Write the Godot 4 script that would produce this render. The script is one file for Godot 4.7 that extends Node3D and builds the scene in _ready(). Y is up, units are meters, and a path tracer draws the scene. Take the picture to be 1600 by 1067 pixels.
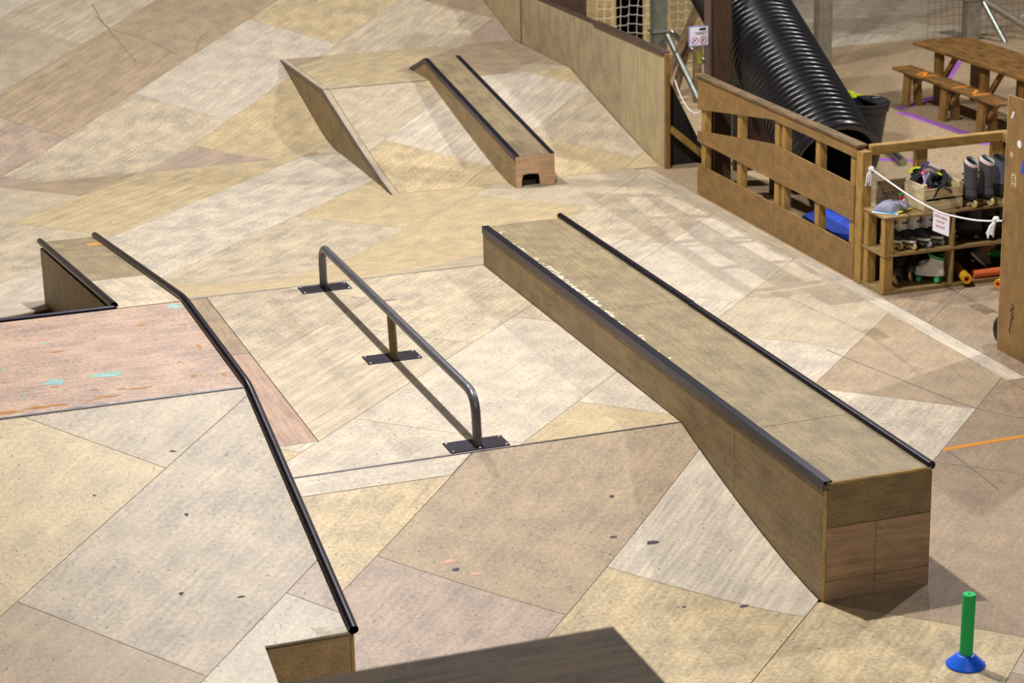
extends Node3D
# Indoor wooden skate park seen from a gallery: fun box with flat rail and ledges, far kicker, fence, skate shelf, slide tube and picnic bench.

const DECK := 0.4226      # height of the central deck
const PLAT := 1.17        # height of the raised platform

# ---------------------------------------------------------------- mesh builder
class MB:
	var v := PackedVector3Array()
	var n := PackedVector3Array()
	var u := PackedVector2Array()
	var xf := Transform3D.IDENTITY
	var ga := 0
	var uo := Vector2.ZERO
	var convex := false

	func grain(axis: int, off := Vector2.ZERO) -> MB:
		ga = axis
		uo = off
		return self

	func place(t: Transform3D) -> MB:
		xf = t
		return self

	func uvp(p: Vector3, fn: Vector3) -> Vector2:
		var a := fn.abs()
		var d := 0
		if a.y >= a.x and a.y >= a.z:
			d = 1
		elif a.z >= a.x:
			d = 2
		if d == ga:
			return Vector2(p[(d + 1) % 3], p[(d + 2) % 3]) + uo
		return Vector2(p[ga], p[3 - ga - d]) + uo

	func tri(a: Vector3, b: Vector3, c: Vector3) -> void:
		var fn := (b - a).cross(c - a)
		if fn.length_squared() < 1e-16:
			return
		fn = fn.normalized()
		if convex and fn.dot(a + b + c) < 0.0:
			put(a, c, b, -fn, -fn, -fn, uvp(a, fn), uvp(c, fn), uvp(b, fn))
			return
		put(a, b, c, fn, fn, fn, uvp(a, fn), uvp(b, fn), uvp(c, fn))

	func put(a: Vector3, b: Vector3, c: Vector3, na: Vector3, nb: Vector3, nc: Vector3, ua: Vector2, ub: Vector2, uc: Vector2) -> void:
		v.append(xf * a); v.append(xf * c); v.append(xf * b)
		n.append((xf.basis * na).normalized()); n.append((xf.basis * nc).normalized()); n.append((xf.basis * nb).normalized())
		u.append(ua); u.append(uc); u.append(ub)

	func quad(a: Vector3, b: Vector3, c: Vector3, d: Vector3) -> void:
		tri(a, b, c)
		tri(a, c, d)

	# a box with chamfered edges, corner points from centre and size
	func box(c: Vector3, s: Vector3, bev := 0.0, bas := Basis.IDENTITY) -> MB:
		var old := xf
		xf = old * Transform3D(bas, c)
		convex = true
		var h := s * 0.5
		var b := minf(bev, minf(h.x, minf(h.y, h.z)) * 0.9)
		if b <= 0.0:
			for ax in 3:
				for sg in [-1.0, 1.0]:
					var o := Vector3.ZERO
					o[ax] = h[ax] * sg
					var e1 := Vector3.ZERO
					var e2 := Vector3.ZERO
					e1[(ax + 1) % 3] = h[(ax + 1) % 3] * sg
					e2[(ax + 2) % 3] = h[(ax + 2) % 3]
					quad(o - e1 - e2, o + e1 - e2, o + e1 + e2, o - e1 + e2)
		else:
			for ax in 3:
				var p := (ax + 1) % 3
				var q := (ax + 2) % 3
				for sg in [-1.0, 1.0]:
					var o := Vector3.ZERO
					o[ax] = h[ax] * sg
					var e1 := Vector3.ZERO
					var e2 := Vector3.ZERO
					e1[p] = (h[p] - b) * sg
					e2[q] = h[q] - b
					quad(o - e1 - e2, o + e1 - e2, o + e1 + e2, o - e1 + e2)
				# four edges running along this axis
				for s1 in [-1.0, 1.0]:
					for s2 in [-1.0, 1.0]:
						var a0 := Vector3.ZERO
						a0[p] = h[p] * s1
						a0[q] = (h[q] - b) * s2
						var b0 := Vector3.ZERO
						b0[p] = (h[p] - b) * s1
						b0[q] = h[q] * s2
						var l := Vector3.ZERO
						l[ax] = h[ax] - b
						if s1 * s2 > 0.0:
							quad(a0 - l, b0 - l, b0 + l, a0 + l)
						else:
							quad(b0 - l, a0 - l, a0 + l, b0 + l)
			for s1 in [-1.0, 1.0]:
				for s2 in [-1.0, 1.0]:
					for s3 in [-1.0, 1.0]:
						var a1 := Vector3(h.x * s1, (h.y - b) * s2, (h.z - b) * s3)
						var b1 := Vector3((h.x - b) * s1, h.y * s2, (h.z - b) * s3)
						var c1 := Vector3((h.x - b) * s1, (h.y - b) * s2, h.z * s3)
						if s1 * s2 * s3 > 0.0:
							tri(a1, b1, c1)
						else:
							tri(a1, c1, b1)
		xf = old
		convex = false
		return self

	# a square bar from p to q
	func bar(p: Vector3, q: Vector3, w: float, d: float, bev := 0.003, up := Vector3.UP) -> MB:
		var x := (q - p).normalized()
		if absf(x.dot(up)) > 0.98:
			up = Vector3.RIGHT
		var z := x.cross(up).normalized()
		var y := z.cross(x)
		var g := ga
		ga = 0
		box((p + q) * 0.5, Vector3(p.distance_to(q), w, d), bev, Basis(x, y, z))
		ga = g
		return self

	func tube(pts: Array, r: float, sides := 10, caps := true) -> MB:
		var rings := []
		var ups := []
		var up := Vector3.UP
		var run := 0.0
		for i in pts.size():
			var dir: Vector3
			if i == 0:
				dir = pts[1] - pts[0]
			elif i == pts.size() - 1:
				dir = pts[i] - pts[i - 1]
			else:
				dir = (pts[i + 1] - pts[i]).normalized() + (pts[i] - pts[i - 1]).normalized()
			dir = dir.normalized()
			if i == 0:
				up = Vector3.UP if absf(dir.y) < 0.95 else Vector3.RIGHT
			else:
				run += (pts[i] - pts[i - 1]).length()
			var side := dir.cross(up).normalized()
			up = side.cross(dir).normalized()
			var ring := []
			var nrm := []
			for k in sides + 1:
				var a := TAU * k / sides
				var d := side * cos(a) + up * sin(a)
				nrm.append(d)
				ring.append(pts[i] + d * r)
			rings.append([ring, nrm, run])
			ups.append(dir)
		for i in rings.size() - 1:
			var A: Array = rings[i]
			var B: Array = rings[i + 1]
			for k in sides:
				var v0 := r * TAU * k / sides
				var v1 := r * TAU * (k + 1) / sides
				put(A[0][k], B[0][k], B[0][k + 1], A[1][k], B[1][k], B[1][k + 1], Vector2(A[2], v0) + uo, Vector2(B[2], v0) + uo, Vector2(B[2], v1) + uo)
				put(A[0][k], B[0][k + 1], A[0][k + 1], A[1][k], B[1][k + 1], A[1][k + 1], Vector2(A[2], v0) + uo, Vector2(B[2], v1) + uo, Vector2(A[2], v1) + uo)
		if caps:
			for e in [0, rings.size() - 1]:
				var nn: Vector3 = ups[e] * (-1.0 if e == 0 else 1.0)
				for k in range(1, sides - 1):
					var a: Vector3 = rings[e][0][0]
					var b: Vector3 = rings[e][0][k]
					var c: Vector3 = rings[e][0][k + 1]
					put(a, b, c, nn, nn, nn, uvp(a, nn), uvp(b, nn), uvp(c, nn))
		return self

	# profile of (radius, height) spun about the local y axis
	func lathe(prof: Array, segs := 24, smooth := true) -> MB:
		var m := prof.size()
		var pn := []
		for i in m:
			var t := Vector2.ZERO
			if i > 0:
				t += (prof[i] - prof[i - 1]).normalized()
			if i < m - 1:
				t += (prof[i + 1] - prof[i]).normalized()
			t = t.normalized()
			pn.append(Vector2(t.y, -t.x))
		var run := 0.0
		for i in m - 1:
			var seg: Vector2 = prof[i + 1] - prof[i]
			var fn := Vector2(seg.y, -seg.x).normalized()
			var n0: Vector2 = pn[i] if smooth else fn
			var n1: Vector2 = pn[i + 1] if smooth else fn
			for k in segs:
				var a := TAU * k / segs
				var b := TAU * (k + 1) / segs
				var ca := Vector3(cos(a), 0, sin(a))
				var cb := Vector3(cos(b), 0, sin(b))
				var p0: Vector3 = ca * prof[i].x + Vector3.UP * prof[i].y
				var p1: Vector3 = ca * prof[i + 1].x + Vector3.UP * prof[i + 1].y
				var q0: Vector3 = cb * prof[i].x + Vector3.UP * prof[i].y
				var q1: Vector3 = cb * prof[i + 1].x + Vector3.UP * prof[i + 1].y
				var na0 := ca * n0.x + Vector3.UP * n0.y
				var na1 := ca * n1.x + Vector3.UP * n1.y
				var nb0 := cb * n0.x + Vector3.UP * n0.y
				var nb1 := cb * n1.x + Vector3.UP * n1.y
				var va := Vector2(run, a * 0.2)
				var vb := Vector2(run, b * 0.2)
				var du := Vector2(seg.length(), 0)
				if prof[i].x > 1e-5:
					put(p0, p1, q0, na0, na1, nb0, va, va + du, vb)
				if prof[i + 1].x > 1e-5:
					put(q0, p1, q1, nb0, na1, nb1, vb, va + du, vb + du)
			run += seg.length()
		return self

	# flat outline (points in ax, ay from o) given thickness along az
	func prism(poly: PackedVector2Array, o: Vector3, ax: Vector3, ay: Vector3, thick: float) -> MB:
		var az := ax.cross(ay).normalized()
		var pts := poly
		if Geometry2D.is_polygon_clockwise(pts):
			pts = pts.duplicate()
			pts.reverse()
		var ids := Geometry2D.triangulate_polygon(pts)
		var top := o + az * thick
		for i in range(0, ids.size(), 3):
			var a := pts[ids[i]]
			var b := pts[ids[i + 1]]
			var c := pts[ids[i + 2]]
			if (b - a).cross(c - a) < 0.0:
				var t := b
				b = c
				c = t
			tri(top + ax * a.x + ay * a.y, top + ax * b.x + ay * b.y, top + ax * c.x + ay * c.y)
			tri(o + ax * a.x + ay * a.y, o + ax * c.x + ay * c.y, o + ax * b.x + ay * b.y)
		for i in pts.size():
			var a := pts[i]
			var b := pts[(i + 1) % pts.size()]
			var A := o + ax * a.x + ay * a.y
			var B := o + ax * b.x + ay * b.y
			quad(A, B, B + az * thick, A + az * thick)
		return self

	# smooth skin over rings of equally many points
	func skin(rings: Array, closed := true, cap0 := true, cap1 := true) -> MB:
		var R := rings.size()
		var K: int = rings[0].size()
		var nr := []
		for i in R:
			var row := []
			for k in K:
				var a: Vector3 = rings[i][(k + 1) % K if closed else mini(k + 1, K - 1)] - rings[i][(k + K - 1) % K if closed else maxi(k - 1, 0)]
				var b: Vector3 = rings[mini(i + 1, R - 1)][k] - rings[maxi(i - 1, 0)][k]
				row.append(a.cross(b).normalized())
			nr.append(row)
		var cnt := K if closed else K - 1
		for i in R - 1:
			for k in cnt:
				var j := (k + 1) % K
				var A: Vector3 = rings[i][k]
				var B: Vector3 = rings[i][j]
				var Cc: Vector3 = rings[i + 1][j]
				var D: Vector3 = rings[i + 1][k]
				put(A, B, Cc, nr[i][k], nr[i][j], nr[i + 1][j], Vector2(k * 0.05, i * 0.05), Vector2((k + 1) * 0.05, i * 0.05), Vector2((k + 1) * 0.05, (i + 1) * 0.05))
				put(A, Cc, D, nr[i][k], nr[i + 1][j], nr[i + 1][k], Vector2(k * 0.05, i * 0.05), Vector2((k + 1) * 0.05, (i + 1) * 0.05), Vector2(k * 0.05, (i + 1) * 0.05))
		if closed:
			for e in [0, R - 1]:
				if (e == 0 and not cap0) or (e > 0 and not cap1):
					continue
				var mid := Vector3.ZERO
				for k in K:
					mid += rings[e][k] / K
				for k in K:
					var a: Vector3 = rings[e][k]
					var b: Vector3 = rings[e][(k + 1) % K]
					if e == 0:
						tri(mid, b, a)
					else:
						tri(mid, a, b)
		return self

	func mesh() -> ArrayMesh:
		var arr := []
		arr.resize(Mesh.ARRAY_MAX)
		arr[Mesh.ARRAY_VERTEX] = v
		arr[Mesh.ARRAY_NORMAL] = n
		arr[Mesh.ARRAY_TEX_UV] = u
		var m := ArrayMesh.new()
		m.add_surface_from_arrays(Mesh.PRIMITIVE_TRIANGLES, arr)
		return m

# ---------------------------------------------------------------- surfaces that bend only along z
class Profile:
	var z := PackedFloat32Array()
	var y := PackedFloat32Array()
	var w := PackedFloat32Array()

	# points (z, y) with z rising; w is the length along the surface, equal to z at point number ref
	func _init(pts: Array, ref: int) -> void:
		for p in pts:
			z.append(p.x); y.append(p.y); w.append(0.0)
		w[ref] = z[ref]
		for i in range(ref + 1, z.size()):
			w[i] = w[i - 1] + Vector2(z[i] - z[i - 1], y[i] - y[i - 1]).length()
		for i in range(ref - 1, -1, -1):
			w[i] = w[i + 1] - Vector2(z[i + 1] - z[i], y[i + 1] - y[i]).length()

	func seg(t: float) -> int:
		for i in w.size() - 2:
			if t < w[i + 1]:
				return i
		return w.size() - 2

	func at(x: float, t: float) -> Vector3:
		var i := seg(t)
		var f := (t - w[i]) / (w[i + 1] - w[i])
		return Vector3(x, lerpf(y[i], y[i + 1], f), lerpf(z[i], z[i + 1], f))

	func slope_normal(i: int) -> Vector3:
		return Vector3(0, z[i + 1] - z[i], -(y[i + 1] - y[i])).normalized()

	func normal(t: float) -> Vector3:
		var i := seg(t)
		var f := (t - w[i]) / (w[i + 1] - w[i])
		var a := slope_normal(i)
		if f < 0.5 and i > 0:
			var b := slope_normal(i - 1)
			return (b.lerp(a, 0.5 + f)).normalized() if a.dot(b) > 0.985 else a
		if f >= 0.5 and i < w.size() - 2:
			var b := slope_normal(i + 1)
			return (a.lerp(b, f - 0.5)).normalized() if a.dot(b) > 0.985 else a
		return a

	func w_of(zz: float) -> float:
		for i in z.size() - 1:
			if zz <= z[i + 1] or i == z.size() - 2:
				return lerpf(w[i], w[i + 1], (zz - z[i]) / (z[i + 1] - z[i]))
		return zz

# ---------------------------------------------------------------- state
var rng := RandomNumberGenerator.new()
var tex := {}
var M := {}
var tones := {}
var taken := {}

# ---------------------------------------------------------------- things and parts
func numbered(called: String) -> String:
	var k: int = taken.get(called, 0)
	taken[called] = k + 1
	return called if k == 0 else "%s_%03d" % [called, k]

func thing(called: String, label: String, category: String, at := Vector3.ZERO, turn := Basis.IDENTITY, group := "") -> Node3D:
	var o := Node3D.new()
	o.name = numbered(called)
	add_child(o)
	o.transform = Transform3D(turn, at)
	o.set_meta("label", label)
	o.set_meta("category", category)
	if group:
		o.set_meta("group", group)
	return o

func part(p: Node3D, called: String, b: MB, m: Material, local := false) -> MeshInstance3D:
	var o := MeshInstance3D.new()
	o.name = called
	if not local:
		var inv := world_of(p).affine_inverse()
		for i in b.v.size():
			b.v[i] = inv * b.v[i]
			b.n[i] = (inv.basis * b.n[i]).normalized()
	o.mesh = b.mesh()
	o.material_override = m
	p.add_child(o, true)
	return o

func world_of(p: Node3D) -> Transform3D:
	var t := Transform3D.IDENTITY
	var q: Node = p
	while q != self and q is Node3D:
		t = (q as Node3D).transform * t
		q = q.get_parent()
	return t

func structure(called: String, label: String, category: String, at := Vector3.ZERO) -> Node3D:
	var o := thing(called, label, category, at)
	o.set_meta("kind", "structure")
	return o

func stuff(o: Node) -> void:
	o.set_meta("kind", "stuff")

# ---------------------------------------------------------------- materials
func mat(hex: String, rough := 0.6, metal := 0.0, t := "", per_metre := 1.0, spec := 0.5) -> StandardMaterial3D:
	var m := StandardMaterial3D.new()
	m.albedo_color = Color.html(hex)
	m.roughness = rough
	m.metallic = metal
	m.metallic_specular = spec
	if t:
		m.albedo_texture = tex[t]
		m.uv1_scale = Vector3(per_metre, per_metre, 1)
	return m

func noise_bytes(w: int, h: int, sw: int, sh: int, freq: float, sd: int, oct := 4) -> PackedByteArray:
	var f := FastNoiseLite.new()
	f.seed = sd
	f.noise_type = FastNoiseLite.TYPE_SIMPLEX_SMOOTH
	f.frequency = freq
	f.fractal_octaves = oct
	var im := f.get_seamless_image(sw, sh, false, false, 0.15, true)
	im.convert(Image.FORMAT_L8)
	if sw != w or sh != h:
		im.resize(w, h, Image.INTERPOLATE_CUBIC)
	return im.get_data()

func stroke(im: Image, p: Vector2, ang: float, length: float, wd: float, c: Color, bend := 0.0) -> void:
	var w := im.get_width()
	var h := im.get_height()
	var a := ang
	var q := p
	for i in int(length):
		var hw := int(ceil(wd * 0.5))
		for dx in range(-hw, hw + 1):
			for dy in range(-hw, hw + 1):
				if dx * dx + dy * dy <= wd * wd * 0.25 + 0.3:
					var x := posmod(int(q.x) + dx, w)
					var y := posmod(int(q.y) + dy, h)
					im.set_pixel(x, y, im.get_pixel(x, y).lerp(c, c.a))
		a += bend
		q += Vector2(cos(a), sin(a))

# plywood face: long grain along u, mottling, cloudy dirt, scuffs, pits
func ply_texture(sd: int, grain_amp: float, cloud_amp: float, scuffs: int, pits: int, swirl := 0.0) -> ImageTexture:
	var S := 1024
	var g1 := noise_bytes(S, S, 64, 1024, 0.06, sd, 5)
	var g2 := noise_bytes(S, S, 96, 768, 0.035, sd + 7, 4)
	var c1 := noise_bytes(S, S, 512, 512, 0.014, sd + 13, 5)
	var c2 := noise_bytes(S, S, 1024, 1024, 0.06, sd + 19, 4)
	var out := PackedByteArray()
	out.resize(S * S * 3)
	for i in S * S:
		var a := (g1[i] - 128) * grain_amp * 0.0013
		var b := (g2[i] - 128) * grain_amp * 0.0011
		var c := (c1[i] - 128) * cloud_amp * 0.0009
		var d := (c2[i] - 128) * cloud_amp * 0.0009
		var e := sin(c1[i] * 0.42 + g2[i] * 0.02) * swirl
		var l := 228.0 * (1.0 + e + a * 0.6 + b * 0.6 + c * 0.7 + d * 0.8)
		var hue := (b * 0.5 + c * 0.9) * 42.0
		out[i * 3] = clampi(int(l + hue * 0.35), 0, 255)
		out[i * 3 + 1] = clampi(int(l), 0, 255)
		out[i * 3 + 2] = clampi(int(l - hue), 0, 255)
	var im := Image.create_from_data(S, S, false, Image.FORMAT_RGB8, out)
	var r := RandomNumberGenerator.new()
	r.seed = sd * 31 + 5
	for k in scuffs:
		var dark := r.randf() < 0.55
		var col := Color(0.35, 0.32, 0.34, r.randf_range(0.04, 0.16)) if dark else Color(1, 0.98, 0.93, r.randf_range(0.05, 0.2))
		stroke(im, Vector2(r.randf(), r.randf()) * S, r.randf() * TAU, r.randf_range(4, 40), r.randf_range(0.6, 1.6), col, r.randf_range(-0.015, 0.015))
	for k in pits:
		var dark := r.randf() < 0.8
		var col := Color(0.3, 0.26, 0.25, r.randf_range(0.3, 0.75)) if dark else Color(1, 0.95, 0.88, r.randf_range(0.3, 0.8))
		stroke(im, Vector2(r.randf(), r.randf()) * S, r.randf() * TAU, r.randf_range(1, 5), r.randf_range(0.7, 2.4) if k % 14 else r.randf_range(2.5, 4.0), col)
	im.generate_mipmaps()
	return ImageTexture.create_from_image(im)

# rough pressed chip board: short flakes in all directions
func chip_texture(sd: int) -> ImageTexture:
	var S := 1024
	var im := Image.create(S, S, false, Image.FORMAT_RGB8)
	im.fill(Color(0.78, 0.74, 0.68))
	var r := RandomNumberGenerator.new()
	r.seed = sd
	for k in 5200:
		var l := r.randf_range(0.6, 1.0)
		stroke(im, Vector2(r.randf(), r.randf()) * S, r.randfn(0.0, 0.5), r.randf_range(8, 34), r.randf_range(2, 6), Color(l, l * 0.95, l * 0.88, 0.35))
	im.generate_mipmaps()
	return ImageTexture.create_from_image(im)

func make_materials() -> void:
	tex["fine"] = ply_texture(3, 0.9, 0.7, 1200, 900)
	tex["scuff"] = ply_texture(11, 0.5, 1.0, 2600, 1500)
	tex["worn"] = ply_texture(23, 0.65, 1.3, 2200, 1300)
	tex["board"] = ply_texture(41, 1.5, 0.8, 60, 60)
	tex["weathered"] = ply_texture(61, 3.2, 2.4, 500, 300)
	tex["swirl"] = ply_texture(71, 0.35, 0.9, 2400, 1400, 0.05)
	tex["chip"] = chip_texture(5)
	# face tones of the sheets of plywood
	var faces := {"L": [228, 215, 195], "Y": [221, 200, 161], "T": [197, 175, 147], "G": [206, 190, 166], "P": [202, 180, 162], "B": [180, 158, 133], "D": [156, 132, 104], "R": [200, 169, 150], "K": [218, 202, 176]}
	for k in faces:
		tones[k] = []
		for t in ["fine", "scuff", "worn", "swirl"]:
			var fm := mat("ffffff", 0.48, 0.0, t, 0.41, 0.45)
			fm.albedo_color = Color8(faces[k][0], faces[k][1], faces[k][2])
			tones[k].append(fm)
	M.under = mat("9a8262", 0.8, 0, "board", 0.6)
	M.side = mat("a88f66", 0.6, 0, "worn", 0.45)
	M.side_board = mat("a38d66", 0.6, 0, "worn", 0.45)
	M.edge = mat("dcb878", 0.65, 0, "board", 1.2)
	M.ledge_top = mat("a69575", 0.5, 0, "worn", 0.5)
	M.end_dark = mat("a08a64", 0.6, 0, "worn", 0.7)
	M.end_light = mat("c9a684", 0.6, 0, "fine", 0.7)
	M.end_pale = mat("dabb8c", 0.6, 0, "worn", 0.7)
	M.iron = mat("4a4858", 0.38, 0.75, "scuff", 0.9)
	M.pipe = mat("34303a", 0.36, 0.75, "scuff", 1.4)
	M.rail = mat("7c7d84", 0.36, 0.45, "scuff", 2.2)
	M.olive = mat("85794f", 0.5, 0.2, "scuff", 1.6)
	M.plate = mat("45414c", 0.45, 0.7, "worn", 1.4)
	M.bolt = mat("b9b9c0", 0.3, 0.9)
	M.steel_strip = mat("8a8792", 0.4, 0.7, "worn", 1.5)
	M.pine = mat("b5904c", 0.6, 0, "board", 1.1)
	M.pine_dark = mat("95713a", 0.6, 0, "board", 1.1)
	M.fence = mat("9b7845", 0.55, 0, "worn", 0.8)
	M.fence_top = mat("80694a", 0.6, 0, "weathered", 0.8)
	M.shelf = mat("a58a58", 0.65, 0, "board", 1.0)
	M.barrier = mat("bdab88", 0.55, 0, "worn", 0.45)
	M.barrier_pale = mat("ccba92", 0.55, 0, "fine", 0.45)
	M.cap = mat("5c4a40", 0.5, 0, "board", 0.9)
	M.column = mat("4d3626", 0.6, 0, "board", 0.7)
	M.buttress = mat("24211e", 0.7, 0, "worn", 0.6)
	M.tube = mat("1d1d22", 0.27, 0, "", 1, 0.6)
	M.black = mat("222226", 0.6)
	M.black_soft = mat("202024", 0.85)
	M.charcoal = mat("3a3a40", 0.6)
	M.bin = mat("25262b", 0.42)
	M.olive_paint = mat("8e8c1c", 0.6)
	M.lime = mat("c8d41c", 0.45)
	M.blue = mat("2350cf", 0.5)
	M.blue_bright = mat("146aff", 0.4)
	M.green_foam = mat("22c468", 0.75)
	M.green = mat("16a04a", 0.5)
	M.orange_foam = mat("ff8450", 0.75)
	M.yellow_foam = mat("e0a81c", 0.75)
	M.table = mat("85602f", 0.5, 0, "weathered", 0.6)
	M.galv = mat("b7c0b8", 0.3, 0.9, "worn", 1.0)
	M.green_steel = mat("7d8272", 0.45, 0.2, "worn", 0.8)
	M.grey_steel = mat("8d8676", 0.5, 0.2, "worn", 0.8)
	M.grey_wood = mat("8a7353", 0.7, 0, "weathered", 1.0)
	M.cord = mat("ddd8cc", 0.8)
	M.rope = mat("efecef", 0.8)
	M.paper = mat("e9e6f4", 0.6)
	M.paper_red = mat("b35a4a", 0.7)
	M.ink = mat("33333c", 0.7)
	M.sign_red = mat("b8343c", 0.6)
	M.sign_frame = mat("8d8fc4", 0.5)
	M.purple = mat("a868c0", 0.6)
	M.orange_tape = mat("e88a1e", 0.55)
	M.orange_paint = mat("dd9434", 0.7)
	M.wall = mat("bfa570", 0.75, 0, "worn", 0.4)
	M.hall = mat("6a6864", 0.85)
	M.ceiling = mat("4a4a4c", 0.9)
	M.chip = mat("dcc9ae", 0.7, 0, "chip", 0.55)
	M.turquoise = mat("9accc6", 0.6, 0, "worn", 0.9)
	M.ochre = mat("c08438", 0.65, 0, "worn", 0.9)
	M.splinter = mat("ece3cc", 0.8, 0, "board", 2.0)
	M.mark_dark = mat("4d4650", 0.8)
	M.skid = mat("7d7268", 0.7)
	M.mark_brown = mat("75605a", 0.8)
	M.mark_pink = mat("e0b49a", 0.8)
	M.fg = mat("4c3a22", 0.85, 0, "weathered", 0.5)
	M.boot_cream = mat("d8cdb2", 0.6)
	M.boot_grey = mat("d8d8d6", 0.5)
	M.boot_dark = mat("4c4c54", 0.55)
	M.boot_white = mat("e2e0da", 0.6)
	M.boot_brown = mat("5c3a2c", 0.6)
	M.wheel_cream = mat("d8c07a", 0.4)
	M.wheel_grey = mat("9a9a98", 0.4)
	M.shirt = mat("8f90a4", 0.9)
	M.crate = mat("e2cfa4", 0.65, 0, "board", 1.0)
	M.red = mat("c02a30", 0.6)
	M.lilac = mat("c8b8e0", 0.8)
	M.navy = mat("2a2a90", 0.7)
	M.pad_grey = mat("b8b0b0", 0.85)
	M.yellow_lace = mat("c8b820", 0.7)
	M.teal = mat("39544e", 0.8)
	M.lamp_shell = mat("c8c8c8", 0.4, 0.6)
	var glow := mat("ffffff", 0.5)
	glow.emission_enabled = true
	glow.emission = Color(1.0, 0.96, 0.9)
	glow.emission_energy_multiplier = 6.0
	M.glow = glow

# ---------------------------------------------------------------- sheets of plywood laid on a profile
func rect(x0: float, w0: float, x1: float, w1: float) -> PackedVector2Array:
	return PackedVector2Array([Vector2(x0, w0), Vector2(x1, w0), Vector2(x1, w1), Vector2(x0, w1)])

func panel_mesh(poly: PackedVector2Array, pr: Profile, thick: float, turn: float, off: Vector2, lift := 0.0) -> MB:
	var b := MB.new()
	var ca := cos(turn)
	var sa := sin(turn)
	var lo := 1e9
	var hi := -1e9
	for p in poly:
		lo = minf(lo, p.y)
		hi = maxf(hi, p.y)
	var cuts := PackedFloat32Array()
	for i in range(1, pr.w.size() - 1):
		if pr.w[i] > lo + 0.001 and pr.w[i] < hi - 0.001:
			cuts.append(pr.w[i])
	var bounds := [lo - 1.0]
	for c in cuts:
		bounds.append(c)
	bounds.append(hi + 1.0)
	for i in bounds.size() - 1:
		var band := rect(-50, bounds[i], 50, bounds[i + 1])
		var pieces: Array = [poly] if cuts.is_empty() else Geometry2D.intersect_polygons(poly, band)
		for q in pieces:
			var ids := Geometry2D.triangulate_polygon(q)
			for k in range(0, ids.size(), 3):
				var c3 := [q[ids[k]], q[ids[k + 1]], q[ids[k + 2]]]
				if (c3[1] - c3[0]).cross(c3[2] - c3[0]) > 0.0:
					c3 = [c3[0], c3[2], c3[1]]
				var P := []
				var N := []
				var U := []
				for p in c3:
					var inner := clampf(p.y, bounds[i] + 0.0002, bounds[i + 1] - 0.0002)
					P.append(pr.at(p.x, p.y) + Vector3.UP * lift)
					N.append(pr.normal(inner))
					U.append(Vector2(p.x * ca + p.y * sa, -p.x * sa + p.y * ca) + off)
				b.put(P[0], P[1], P[2], N[0], N[1], N[2], U[0], U[1], U[2])
	# edges
	var ring := poly
	if Geometry2D.is_polygon_clockwise(ring):
		ring = ring.duplicate()
		ring.reverse()
	for i in ring.size():
		var a := ring[i]
		var c := ring[(i + 1) % ring.size()]
		var fr := [0.0]
		for w in cuts:
			if (a.y - w) * (c.y - w) < 0.0:
				fr.append((w - a.y) / (c.y - a.y))
		fr.append(1.0)
		fr.sort()
		for k in fr.size() - 1:
			var p := a.lerp(c, fr[k])
			var q := a.lerp(c, fr[k + 1])
			var A := pr.at(p.x, p.y) + Vector3.UP * lift
			var B := pr.at(q.x, q.y) + Vector3.UP * lift
			var dn := Vector3.DOWN * thick
			b.quad(A, A + dn, B + dn, B)
	return b

# region in (x, w); strips of width step (measured along s = x + w), end joints along t = x - w
func lay(parent: Node3D, region: PackedVector2Array, pr: Profile, s0: float, joints: Dictionary, anchors: Array, pool: String, sd: int, step := 1.754, thick := 0.012) -> void:
	var r := RandomNumberGenerator.new()
	var slo := 1e9
	var shi := -1e9
	var tlo := 1e9
	var thi := -1e9
	for p in region:
		slo = minf(slo, p.x + p.y); shi = maxf(shi, p.x + p.y)
		tlo = minf(tlo, p.x - p.y); thi = maxf(thi, p.x - p.y)
	var k0 := int(floor((slo - s0) / step))
	var k1 := int(ceil((shi - s0) / step))
	for k in range(k0, k1):
		var sa := s0 + k * step
		var sb := sa + step
		var first: float = joints.get(k, fposmod(k * 1.37 + sd * 0.71, 3.45))
		var m0 := int(floor((tlo - first) / 3.45))
		var m1 := int(ceil((thi - first) / 3.45))
		for m in range(m0, m1):
			var ta := first + m * 3.45
			var tb := ta + 3.45
			var cell := PackedVector2Array()
			for q in [Vector2(sa, ta), Vector2(sb, ta), Vector2(sb, tb), Vector2(sa, tb)]:
				cell.append(Vector2((q.x + q.y) * 0.5, (q.x - q.y) * 0.5))
			for poly in Geometry2D.intersect_polygons(cell, region):
				for small in Geometry2D.offset_polygon(poly, -0.0022, Geometry2D.JOIN_MITER):
					if small.size() < 3:
						continue
					r.seed = hash(Vector3i(k, m, sd))
					var tone := pool[r.randi() % pool.length()]
					for a in anchors:
						if Geometry2D.is_point_in_polygon(Vector2(a[0], a[1]), small):
							tone = a[2]
					var b := panel_mesh(small, pr, thick, -PI / 4, Vector2(r.randf(), r.randf()) * 2.4)
					part(parent, "plywood_sheet", b, tones[tone][r.randi() % 4])
	var under := panel_mesh(region, pr, 0.01, 0, Vector2.ZERO, -thick - 0.002)
	part(parent, "underlay", under, M.under)

# one sheet of a given outline in (x, w)
func sheet(parent: Node3D, called: String, poly: PackedVector2Array, pr: Profile, m: Material, turn := 0.0, thick := 0.012, lift := 0.0) -> void:
	part(parent, called, panel_mesh(poly, pr, thick, turn, Vector2(rng.randf(), rng.randf()) * 2.4, lift), m)

func blob(c: Vector2, rx: float, rz: float, sd: int, n := 12, rough := 0.35) -> PackedVector2Array:
	var r := RandomNumberGenerator.new()
	r.seed = sd
	var p := PackedVector2Array()
	for i in n:
		var a := TAU * i / n
		var k := 1.0 - rough * r.randf()
		p.append(c + Vector2(cos(a) * rx * k, sin(a) * rz * k))
	return p

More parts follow.
